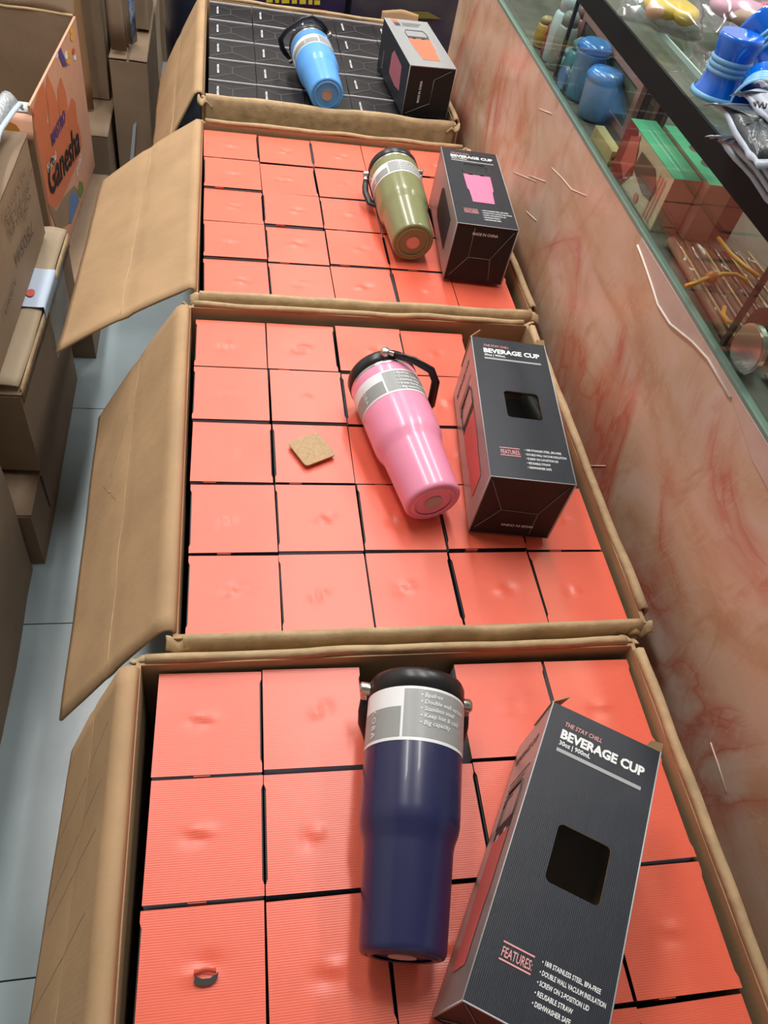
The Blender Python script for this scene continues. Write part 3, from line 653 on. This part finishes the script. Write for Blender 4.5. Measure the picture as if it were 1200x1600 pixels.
def on5(px,py,lift=.0008):
    d=ray(px,py); P0=N0+nR*lift; p=CAM+d*((P0-CAM).dot(nR)/d.dot(nR))
    s_=(p-N0).dot(dR); p+=dR*(min(max(s_,.002),LEN-.002)-s_); p.z=min(max(p.z,Z0+.002),Z1-.001); return p      # keep the print on the panel
def decal(nm,pts,m_,lift=.0008,parent=l5,label=None):
    return part(nm, MB().poly([on5(*p,lift) for p in pts]), m_, parent, True, label=label)
def clipb(pts): return pts
decal('orange_field',[(47,200),(60,232),(66,330),(78,338),(97,312),(118,262),(128,225),(122,196),(112,184),(104,188),(96,178),(84,196),(70,190),(56,192)],ORG,.0006)
for pts in ([(50,180),(57,130),(68,128),(76,165),(72,200),(58,198)],[(72,140),(73,112),(82,135),(92,165),(90,195),(78,200)],[(90,140),(95,120),(103,145),(107,180),(104,200),(94,196)],[(106,175),(112,152),(118,160),(121,190),(116,215),(108,205)],[(44,178),(50,168),(60,190),(64,210),(52,215)],[(118,205),(122,192),(127,215),(122,235)]):
    decal('petal_print',pts,ORG,.0009)
decal('kraft_base',[(68,352),(70,332),(88,330),(102,305),(116,290),(124,300),(112,345),(90,362)],KRAFT2,.0010)
decal('blue_swirl',[(109,308),(113,300),(121,303),(124,314),(118,330),(111,350),(108,345)],mat('swirl_blue',(.10,.22,.46),.5),.0013)
decal('green_swirl',[(121,303),(124,282),(129,285),(131,297),(126,309)],mat('swirl_green',(.16,.25,.06),.5),.0013)
AMB=mat('amber_ink2',(.78,.42,.05),.5); PUR=mat('purple_ink',(.10,.06,.26),.5); TEAL=mat('teal_ink',(.10,.42,.34),.5)
for (x,y,r,m_) in ((84,88,5,AMB),(88,84,4.5,WHITEP),(104,86,4.5,WHITEP),(108,82,4,AMB),(113,58,4.5,AMB),(112,48,4,AMB),(101,56,4,TEAL),(98,62,3,WHITEP),(115,80,3.4,REDP),(117,90,3,WHITEP),(107,95,4,AMB)):
    decal('flower_print',[(x+r*.7*math.cos(k*.628),y+r*1.5*math.sin(k*.628)) for k in range(10)],m_,.0012)
decal('ribbon_print',[(90,76),(95,74),(100,88),(105,103),(99,104),(94,92)],PUR,.0014)
def w5(body,size,p0,p1,m_,bold=0,shear=0,fitk=1.0,lift=.0016):
    a=on5(*p0); b=on5(*p1); xd=(b-a).normalized(); yd=nR.cross(xd).normalized()
    return write(body,size,a,xd,yd,m_,l5,world=True,bold=bold,shear=shear,fit=(b-a).length*fitk,lift=lift)
w5('Ganesha',.098,(77,309),(124,236),BLACKI,.02,.15)
w5('Herbal',.024,(74,270),(87,247),WHITEP,.02)
w5('gulal',.022,(119,273),(127,247),WHITEP,.01,.3)
w5('MASTRO',.038,(81,229),(102,188),PUR,.03,.1)
# further cartons down the aisle
closed_carton('pale_carton','low carton with a folded open flap beside the orange carton',(-.50,2.30,0),(-.325,2.95,.232),KRAFT2,0,61)
t1=closed_carton('pale_carton','tall pale brown carton standing on the low carton',(-.50,2.53,.242),(-.335,2.96,.95),KRAFT3,0,62)
part('crease', MB().tube([(-.3335,2.62,.30),(-.3335,2.63,.6),(-.3335,2.62,.9)],.003,6), KRAFT2, t1, True)
m=MB(); m.grid(lambda u,v: wrinkle((-.385+.016*u-.01*v, 2.25+.06*v, .02+.40*v-.04*u),.003,6,2),4,10); single('cardboard_sheet', m, KRAFT3, 'pale cardboard sheet leaning beside the orange carton', 'cardboard', solid=.005)
m=MB(); m.grid(lambda u,v: wrinkle((-.43+.055*u, 2.42+.03*u, .242+.75*v),.004,5,3),4,10); single('cardboard_sheet', m, mat('orange_brown_board',(.33,.19,.09),.7), 'orange brown flattened board standing beside the tall pale carton', 'cardboard', solid=.006)
t3=closed_carton('brown_carton','dull brown carton on the floor behind the low carton',(-.80,2.99,0),(-.235,3.45,.27),KRAFT2,0,63)
for k in range(3):
    m=MB(); m.grid(lambda u,v,k=k: wrinkle((-.305+.040*u+.004*k, 2.445+.028*k, .418+.62*v),.004,5,k),4,8)
    single('cardboard_sheet', m, KRAFT2, ('flattened brown sheet standing foremost of three on the narrow carton','flattened brown sheet sandwiched between two others on the narrow carton','flattened brown sheet standing hindmost of three on the narrow carton')[k], 'cardboard', 'flattened sheets', solid=.008)
t5=closed_carton('brown_carton','grey brown carton at the far end of the aisle',(-.70,3.47,0),(-.19,3.85,.30),KRAFT2,0,64)
t6=closed_carton('pale_carton','slim pale carton standing on the narrow carton beside the flattened sheets',(-.252,2.62,.417),(-.212,2.83,1.0),KRAFT3,0,65,amp=.001)
m=MB(); m.grid(lambda u,v: wrinkle((-.254+.012*u,2.50+.03*u,.417+.6*v),.003,12,8),3,8); single('printed_sleeve', m, mat('blue_white_print',(.42,.48,.60),.5,col2=(.08,.14,.36),noise_scale=60), 'blue and white printed sleeve standing on the narrow carton', 'packet', solid=.004)
t7=closed_carton('brown_carton','narrow brown carton with a pale paper slip in the far aisle',(-.312,2.42,0),(-.21,2.84,.40),KRAFT2,0,67,amp=.002)
part('paper_slip', MB().poly([ony(*p,2.414) for p in [(203,250),(209,248),(213,190),(208,196)]]), mat('pale_slip',(.50,.56,.62),.6), t7, True, solid=.0015)
# dark navy plastic bundle
NAVYB=mat('navy_plastic_wrap',(.022,.030,.065),.30,spec=.6,bump=.9,bump_scale=9)
m=MB(); m.lathe([(0,.10),(.02,.128),(.20,.135),(.45,.130),(.62,.115),(.70,.08),(.72,.02)],28,axis='Z')
m.v=[tuple(wrinkle((x*.95,y*1.1,z),.022,7,4)) for x,y,z in m.v]
single('wrapped_bundle', m, NAVYB, 'dark navy plastic wrapped bundle behind the far carton flap', 'bundle', loc=(-.065,2.98,0.012))
# pink carton glimpsed behind the orange one
pc=closed_carton('pink_carton','faded pink carton with red edge behind the orange carton',(-1.10,2.29,0),(-.53,2.50,.70),mat('faded_pink',(.50,.27,.25),.6,noise_amt=.15),0,66)
m=MB(); m.tube([ony(17,-12,2.275),ony(19,2,2.275),ony(22,12,2.275)],.010,8,flat=.35); single('purple_ribbon', m, mat('lilac_ribbon',(.36,.22,.62),.5), 'lilac ribbon hanging on the faded pink carton', 'ribbon')
# ------------------------------------------------------------------ printed cartons behind the far carton
PURP=mat('dark_purple_print',(.030,.018,.095),.35,spec=.6,col2=(.012,.010,.03),noise_scale=9)
p1=closed_carton('purple_carton','glossy dark purple printed carton behind the far carton',(-.06,2.36,0),(.33,2.75,.72),PURP,0,71,amp=.002)
yf=2.3565
r=[ony(*p,yf) for p in [(402,0),(402,5),(506,9),(508,0)]]
m=MB()
for a,b in ((onz,0),): pass
YEL=mat('yellow_ink',(.62,.50,.04),.5)
for k,(x,w_) in enumerate(((416,10),(430,6),(440,12),(456,8),(468,10),(482,6),(491,9))):
    q=[ony(x,-3+k*.6,yf-.002),ony(x+w_,-3+k*.6,yf-.002),ony(x+w_,4+k*.6,yf-.002),ony(x,4+k*.6,yf-.002)]
    part('yellow_mark', MB().poly(q), YEL, p1, True)
m=MB(); m.poly([ony(*p,yf-.0018) for p in [(398,8),(444,18),(446,12),(400,3)]]); part('white_panel', m, WHITEP, p1, True)
m=MB(); m.poly([ony(*p,yf-.0018) for p in [(470,16),(510,20),(511,16),(472,12)]]); part('red_panel', m, REDP, p1, True)
p2=closed_carton('printed_carton','dark printed carton with grey landscape picture behind the silver topped box',(.345,2.34,0),(.80,2.75,.72),mat('landscape_print',(.030,.022,.055),.4,col2=(.055,.055,.06),noise_scale=12),0,72,amp=.002)
m=MB(); m.poly([ony(*p,2.336) for p in [(612,14),(640,18),(668,18),(690,30),(640,28),(615,24)]]); part('yellow_grass_print', m, mat('grass_print',(.16,.14,.03),.5), p2, True)
# raised torn corner flap of the far carton
m=MB(); m.grid(lambda u,v: wrinkle((.42+.10*u, 2.283+.004*v, ZT-.004+.035*v*(1-.5*abs(u-.55))),.002,14,2),8,4); part('raised_flap_corner', m, KRAFT, dc, True, solid=.004)
# ------------------------------------------------------------------ goods inside the glass case
ZB=CT+.001
def prism_box(name,label,cat,corner_px,yaw,size,mats,group=None,zoff=0):
    return None
CREAM=mat('cream_print',(.62,.45,.33),.5); GRN=mat('green_print',(.09,.38,.22),.42); DRED=mat('dark_red_print',(.28,.02,.02),.45); BROWNP=mat('brown_print',(.14,.06,.05),.5); PNK=mat('dusty_pink_print',(.45,.25,.20),.5)
def soap_box(label,x0,x1,y0,y1,h_,front,side,deco):
    t=thing('gift_box',label,'box',(x0,y0,ZB),group='green topped boxes in the glass case')
    part('body', MB().box((0,0,0),(x1-x0,y1-y0,h_-.001)), front, t)
    part('top_panel', MB().box((0,0,h_-.001),(x1-x0,y1-y0,h_)), GRN, t)
    part('end_panel', MB().box((.0005,-.0008,.0005),(x1-x0-.0005,0,h_-.001)), side, t)
    if deco:
        W_=y1-y0
        part('flower_print', MB().poly([(-.0008,W_,0),(-.0008,W_*.72,0),(-.0008,W_*.60,h_*.35),(-.0008,W_*.66,h_*.75),(-.0008,W_*.80,h_),(-.0008,W_,h_)][::-1]), DRED, t)
        part('bloom_print', MB().poly([(-.0012,W_*(.76+.10*math.cos(k*.628)*(1+.3*(k%2))),h_*(.55+.34*math.sin(k*.628)*(1+.3*(k%2)))) for k in range(10)][::-1]), REDP, t)
        part('brown_panel', MB().poly([(-.0014,W_*y,h_*z) for y,z in [(.62,.45),(.60,.80),(.30,.82),(.16,.60),(.18,.35),(.34,.30)]]), BROWNP, t)
        part('red_seal', MB().poly([(-.0014,W_*.40+.007*math.cos(k*.628),h_*.14+.007*math.sin(k*.628)) for k in range(10)][::-1]), REDP, t)
        for k in range(3): part('red_print_line', MB().poly([(-.0014,W_*(.08+.05*k),h_*.05),(-.0014,W_*(.08+.05*k),h_*.85),(-.0014,W_*(.095+.05*k),h_*.85),(-.0014,W_*(.095+.05*k),h_*.05)]), REDP, t)
        for k in range(2): part('pale_print_line', MB().poly([(.014+.008*k,.02,h_+.0005),(.016+.008*k,.02,h_+.0005),(.016+.008*k,W_*.8,h_+.0005),(.014+.008*k,W_*.8,h_+.0005)]), mat('pale_green_ink',(.30,.55,.42),.5), t)
    else:
        for k in (.35,.60): part('brown_dot', MB().poly([(.020+.008*math.cos(j*.628),(y1-y0)*k+.010*math.sin(j*.628),h_+.0005) for j in range(10)]), BROWNP, t)
    return t
soap_box('green topped box with cream and red flower front in the glass case',.572,.612,.885,1.055,.074,CREAM,PNK,True)
soap_box('green topped box with brown dots behind the flower-fronted box',.615,.652,.870,1.035,.078,PNK,PNK,False)
soap_box('plain green topped box with pale edge furthest into the glass case',.656,.690,.880,1.010,.082,PNK,BROWNP,False)
# standing pink edged frames
for k in range(6):
    t=thing('photo_frame',('pink edged picture frame in the case, %s of six from the front glass'%(ORD+['sixth'])[k]),'frame',(.6255+.0105*k,1.155,ZB),group='picture frames standing in the glass case')
    part('border', MB().box((0,0,0),(.009,.30,.012)).box((0,0,.073),(.009,.30,.085)).box((0,0,.012),(.009,.014,.073)).box((0,.286,.012),(.009,.30,.073)), mat('frame_%d'%(k%3),[(.50,.25,.24),(.10,.035,.05),(.22,.16,.14)][k%3],.4), t)
    part('picture', MB().box((.003,.014,.012),(.007,.286,.073)), mat('picture_print',(.12,.16,.13),.35,col2=(.25,.22,.18),noise_scale=30), t)
# blue tubs
BLUEP=mat('blue_plastic',(.035,.20,.66),.22,spec=.6,coat=.3); PALEB=mat('pale_blue_plastic',(.16,.42,.75),.3)
t=thing('blue_tub','round blue plastic tub standing in the glass case','tub',(.595,1.228,ZB))
part('bowl', MB().lathe([(0,.020),(.004,.024),(.055,.0275),(.058,.0285)],32,axis='Z'), mat('frosted_blue',(.22,.36,.62),.35), t); part('lid', MB().lathe([(.0575,.0292),(.066,.0292),(.072,.024),(.074,.01)],32,axis='Z'), BLUEP, t)
t=thing('blue_tub','taller blue plastic tub behind the round tub in the case','tub',(.595,1.300,ZB))
part('bowl', MB().lathe([(0,.020),(.004,.024),(.070,.027),(.073,.029)],32,axis='Z'), PALEB, t); part('lid', MB().lathe([(.0725,.0285),(.082,.0285),(.088,.020)],32,axis='Z'), BLUEP, t)
def upright_disc(name,label,cat,px,r,X_,m_face,m_back,lean=0):
    c=onx(*px,X_); t=thing(name,label,cat,(X_,c.y,ZB)); 
    zc=r+.0005
    for nm,x0,x1,mm,rr in (('mirror',-.0012,0,m_face,r*.92),('rim',0,.006,m_back,r)):
        m=MB(); n=32; vs=[(x,rr*math.cos(2*math.pi*k/n),zc+rr*math.sin(2*math.pi*k/n)) for x in (x0,x1) for k in range(n)]
        m.add(vs,[tuple(range(n))[::-1],tuple(range(n,2*n))]+[(k,(k+1)%n,(k+1)%n+n,k+n) for k in range(n)],0); part(nm,m,mm,t)
    return t
MIR=mat('mirror_face',(.55,.42,.42),.12,metal=.8)
upright_disc('round_mirror','round mirror with steel rim leaning near the sticks in the case','mirror',(1142,582),.028,.568,MIR,STEEL)
upright_disc('round_tin','dark round tin standing behind the round mirror','tin',(1160,565),.032,.590,DARK,DARK)
upright_disc('round_mirror','small round blue backed mirror beside the blue tub','mirror',(872,142),.019,.566,mat('blue_mirror',(.16,.28,.62),.15,metal=.4),STEEL)
# tan wooden block with a hole
t=thing('wooden_block','small tan wooden block with a hole beside the frames','block',(.568,1.062,ZB)); part('block', MB().box((0,0,0),(.016,.085,.022)), mat('tan_wood',(.52,.37,.18),.6,noise_amt=.2), t, bevel=.001)
part('hole', MB().poly([(.008+.005*math.cos(k*.628),-.0005,.011+.005*math.sin(k*.628)) for k in range(10)]), BROWNP, t)
# wrapped incense style bundles and orange tassels
WRAP=mat('brown_stick',(.30,.13,.085),.5,noise_amt=.3,noise_scale=20); ORC=mat('orange_cord',(.66,.28,.03),.45)
for k in range(7):
    t=thing('stick_packet','long brown stick packet in clear wrap, %s from the front glass'%(ORD+['sixth','seventh'])[k],'packet',(.570+.019*k,.615,ZB),(0,0,math.radians(-2+1.2*k*.5)),group='brown stick packets in the glass case')
    part('sleeve', MB().tube([(.008,0,.0075),(.008,.11,.0085),(.008,.235-.006*k,.0078)],.0072,8,flat=.9), WRAP, t)
    part('pale_stripe', MB().box((.0065,.01,.0152),(.0095,.21,.0164)), mat('stripe_%d'%(k%2),[(.55,.30,.14),(.36,.20,.17)][k%2],.5), t)
    m=MB(); m.grid(lambda u,v,k=k: wrinkle((-.001+.018*u, -.005+.245*v, .0172+.004*math.sin(u*3.14)),.003,60,k),6,24); part('clear_wrap', m, FILM, t)
def cord(label,pts,r=.0028):
    t=thing('tassel_cord',label,'cord',tuple(pts[0]),group='orange cords on the stick packets'); part('cord', MB().tube(pts,r,8), ORC, t, True); return t
zc=ZB+.024
c1=cord('orange knotted cord with round bead lying across the stick packets',[Vector((*onz(*p,zc).xy,zc)) for p in [(1072,447),(1085,443),(1098,437),(1112,433),(1130,428),(1150,429),(1168,440)]])
bp=onz(1112,433,zc); m=MB(); m.lathe([(-.008,.001),(-.006,.0055),(0,.008),(.006,.0055),(.008,.001)],16,axis='Z'); o=part('bead', m, mat('orange_bead',(.55,.17,.03),.35), c1); o.location=Vector((bp.x,bp.y,zc))-Vector(c1.location)
c2=cord('straight orange cord at the back of the stick packets',[Vector((*onz(*p,zc).xy,zc)) for p in [(1122,372),(1140,395),(1160,413),(1185,432)]])
c3=cord('short curved orange cord end on the stick packets',[Vector((*onz(*p,zc).xy,zc)) for p in [(1132,480),(1130,492),(1137,502),(1150,508)]])
m=MB(); m.grid(lambda u,v:(.60+.12*u,.42+.17*v,ZB+.004+.003*math.sin(u*6)),6,6); single('printed_sheet', m, mat('pale_green_print',(.42,.40,.28),.55,col2=(.50,.33,.24),noise_scale=25), 'pale green and cream printed sheet lying in the case beside the round mirror','paper', solid=.002)
# jars and trinkets toward the far end of the case
for k,(nm,lab,col,px,h_,rr) in enumerate((('jar','teal glass jar at the far end of the case',(.05,.20,.24),(868,95),.075,.024),('jar','white domed jar at the far end of the case',(.60,.66,.74),(838,40),.105,.024),('jar','dark red jar beside the white domed jar',(.30,.03,.03),(828,52),.07,.020),('jar','clear grey jar beside the teal jar',(.32,.31,.29),(855,60),.09,.020),('jar','gold topped small jar near the front glass',(.50,.30,.06),(818,45),.05,.016),('jar','pink cloth covered jar behind the teal jar',(.45,.14,.15),(893,45),.085,.030),('jar','dusty pink small pot beside the blue backed mirror',(.55,.26,.26),(858,112),.045,.014),('jar','blue grey low pot behind the dusty pink pot',(.10,.20,.26),(880,100),.05,.024))):
    p=onz(*px,ZB+h_*.5); t=thing(nm,lab,'jar',(max(p.x,CX+.014+rr),p.y,ZB),group='jars at the far end of the case'); mm=mat('jar_%d'%k,col,.2,spec=.6)
    part('body', MB().lathe([(0,rr*.85),(.003,rr*.95),(h_*.5,rr),(h_*.72,rr*.9),(h_*.78,rr*.7)],24,axis='Z'), mm, t)
    part('lid', MB().lathe([(h_*.78,rr*.74),(h_*.92,rr*.74),(h_,rr*.45),(h_*1.01,rr*.1)],24,axis='Z'), mm if k==1 else mat('jar_lid_%d'%k,[c*.6+.1 for c in col],.3), t)
# ------------------------------------------------------------------ goods on top of the case
ZS=1.0425
def pillow_bag(name,label,c,sx,sy,hh,yaw,inner,inner_m,seed,group=None):
    t=thing(name,label,'bag',(c[0],c[1],ZS+(c[2] if len(c)>2 else 0)),(0,0,math.radians(yaw)),group)
    m=MB()
    def fn(u,v,s_=1):
        x,y=(u-.5)*sx,(v-.5)*sy; e=max(0,(1-(2*u-1)**4))*max(0,(1-(2*v-1)**4)); z=hh*.25+s_*hh*(.75 if s_>0 else .25)*e**.6
        p=wrinkle((x,y,z),.006,28,seed); p.z=max(p.z,.001); return p
    m.grid(lambda u,v:fn(u,v,1),22,22); m.grid(lambda u,v:fn(u,v,-1),12,12)
    part('film', m, BAGF, t)
    for i,(cx,cy,rx,ry,rz) in enumerate(inner):
        m=MB(); m.lathe([(-1,.05),(-.9,.44),(-.6,.8),(0,1),(.6,.8),(.9,.44),(1,.05)],16,axis='Z'); m.v=[tuple(wrinkle((x*rx+cx,y*ry+cy,max(.002,hh*.5+z*rz)),.004,40,i+seed)) for x,y,z in m.v]
        part('content', m, inner_m[i%len(inner_m)], t)
    return t
YELM=mat('yellow_goods',(.80,.58,.05),.4); SKIN=mat('peach_goods',(.72,.42,.24),.45); PINKG=mat('pink_goods',(.72,.38,.50),.4); HOTP=mat('hot_pink_goods',(.72,.12,.22),.4); TANG=mat('tan_goods',(.45,.30,.20),.5)
cy=onz(1048,14,ZS+.02); pillow_bag('plastic_bag','clear plastic bag of yellow toys on the glass case',(cy.x-.004,cy.y+.012),.12,.13,.035,-25,[(.0,.01,.030,.045,.013),(.03,.0,.022,.035,.013),(-.01,-.03,.014,.018,.010)],[YELM,YELM,SKIN],1,'plastic bags on the case')
cy=onz(1150,28,ZS+.02); pillow_bag('plastic_bag','clear plastic bag of pink packets on the glass case',(cy.x+.036,cy.y+.004),.15,.12,.045,-8,[(-.02,.02,.05,.03,.014),(.03,.03,.03,.03,.014),(.0,-.02,.05,.02,.012)],[PINKG,HOTP,TANG],2,'plastic bags on the case')
def blue_cup(label,px,zc,tilt,yaw,r):
    c=onz(*px,zc); t=thing('blue_cup',label,'cup',(c.x,c.y,zc-r),(math.radians(tilt),0,math.radians(yaw)),'blue glossy cups on the case')
    GB=mat('glossy_blue',(.0,.13,.68),.12,spec=.7,coat=.5); LB=mat('pale_blue_band',(.16,.44,.72),.3)
    H_=.066; pr=[(0,r*.86),(.004,r*.90),(.022,r*.80),(.040,r*.80),(.056,r*.90),(.064,r*1.08),(H_,r*1.10),(H_-.002,r*1.0),(.05,r*.78),(.02,r*.70)]
    part('shell', MB().lathe([(a-H_/2,b) for a,b in pr],40,axis='Z'), GB, t)
    for z_ in (.024,.030,.036): part('band', MB().lathe([(z_-H_/2,r*.80),(z_+.0015-H_/2,r*.86),(z_+.004-H_/2,r*.86),(z_+.0055-H_/2,r*.80)],40,axis='Z',cap=False), LB, t)
    part('rim', MB().lathe([(.061-H_/2,r*1.04),(.063-H_/2,r*1.12),(H_-H_/2+.001,r*1.12),(H_-H_/2+.002,r*1.04)],40,axis='Z',cap=False), LB, t)
    return t
blue_cup('glossy blue cup with pale ribbed band standing rim down on the case',(1140,102),ZS+.034,178,20,.029).location.z=ZS+.034
blue_cup('glossy blue cup tipped on its side above the grey bags',(1202,68),ZS+.050,118,35,.032).location.z=ZS+.052
blue_cup('glossy blue cup half hidden under the pale packets',(1186,150),ZS+.03,95,-30,.026).location.z=ZS+.032
# pale zip packets hanging over the case edge
ZIP=mat('pale_zip_film',(.42,.48,.58),.35,spec=.4,noise_amt=.2,noise_scale=40); GFIL=mat('grey_packet',(.055,.068,.085),.25,spec=.5,noise_amt=.4,noise_scale=20,bump=.5,bump_scale=60)
for k,(pxs,z_) in enumerate((([(1101,214),(1120,216),(1200,318),(1260,360),(1290,250),(1180,210)],.003),([(1118,222),(1140,222),(1215,318),(1270,345),(1290,250),(1190,208)],.015),([(1134,226),(1155,224),(1225,308),(1280,325),(1300,240),(1200,205)],.027),([(1098,163),(1122,166),(1160,235),(1182,262),(1260,262),(1230,170)],.039),([(1140,148),(1160,150),(1200,195),(1240,215),(1270,160),(1215,140)],.051),([(1178,128),(1200,140),(1240,190),(1280,180),(1270,130)],.063))):
    P_=[onz(*p,ZS+z_) for p in pxs]; c=sum(P_,Vector())/len(P_)
    t=thing('zip_packet',('flat grey zip packet with pale edge, lowest of the pile on the case','second lowest grey zip packet of the pile on the case','third lowest grey zip packet of the pile on the case','large pale blue zip packet with hang hole on the pile','pale zip packet with scribbled marking above the large one','topmost pale zip packet of the pile on the case')[k],'packet',(c.x,c.y,ZS+z_),group='zip packets on the case')
    def ringpts(s_,dz,n=40,P_=P_,c=c):
        out=[]; N=len(P_)
        for i in range(n):
            f=i/n*N; a=P_[int(f)%N]; b=P_[(int(f)+1)%N]; q=a.lerp(b,f-int(f)); q=c+(q-c)*s_; q.z=c.z+dz+.0013*math.sin(i*1.3+k)*(1 if s_>.9 else .3); out.append(q)
        return out
    for nm,ss,mm in (('border',[(1.0,0),(.93,.003),(.88,.004)],ZIP),('panel',[(.88,.004),(.6,.009),(.3,.011),(.02,.0115)],GFIL if k in (0,1,2,3) else ZIP)):
        rings=[ringpts(a,b) for a,b in ss]; m=MB(); n=40; vs=sum(rings,[]); fs=[(i*n+j,i*n+(j+1)%n,(i+1)*n+(j+1)%n,(i+1)*n+j) for i in range(len(ss)-1) for j in range(n)]
        m.add(vs,fs,0,True); part(nm, m, mm, t, True, solid=.0006)
    if k==3:
        h0=onz(1165,196,ZS+z_+.008); m=MB(); m.add([h0+Vector((.004*math.cos(j*.628),.002*math.sin(j*.628),.003)) for j in range(10)],[tuple(range(10))]); part('hang_hole', m, BLACKI, t, True)
    if k==4:
        m=MB(); m.tube([onz(1178+j*2.2,160+5*math.sin(j*1.9)+j*.8,ZS+z_+.013) for j in range(10)],.0009,5); part('scribble', m, BLACKI, t, True)
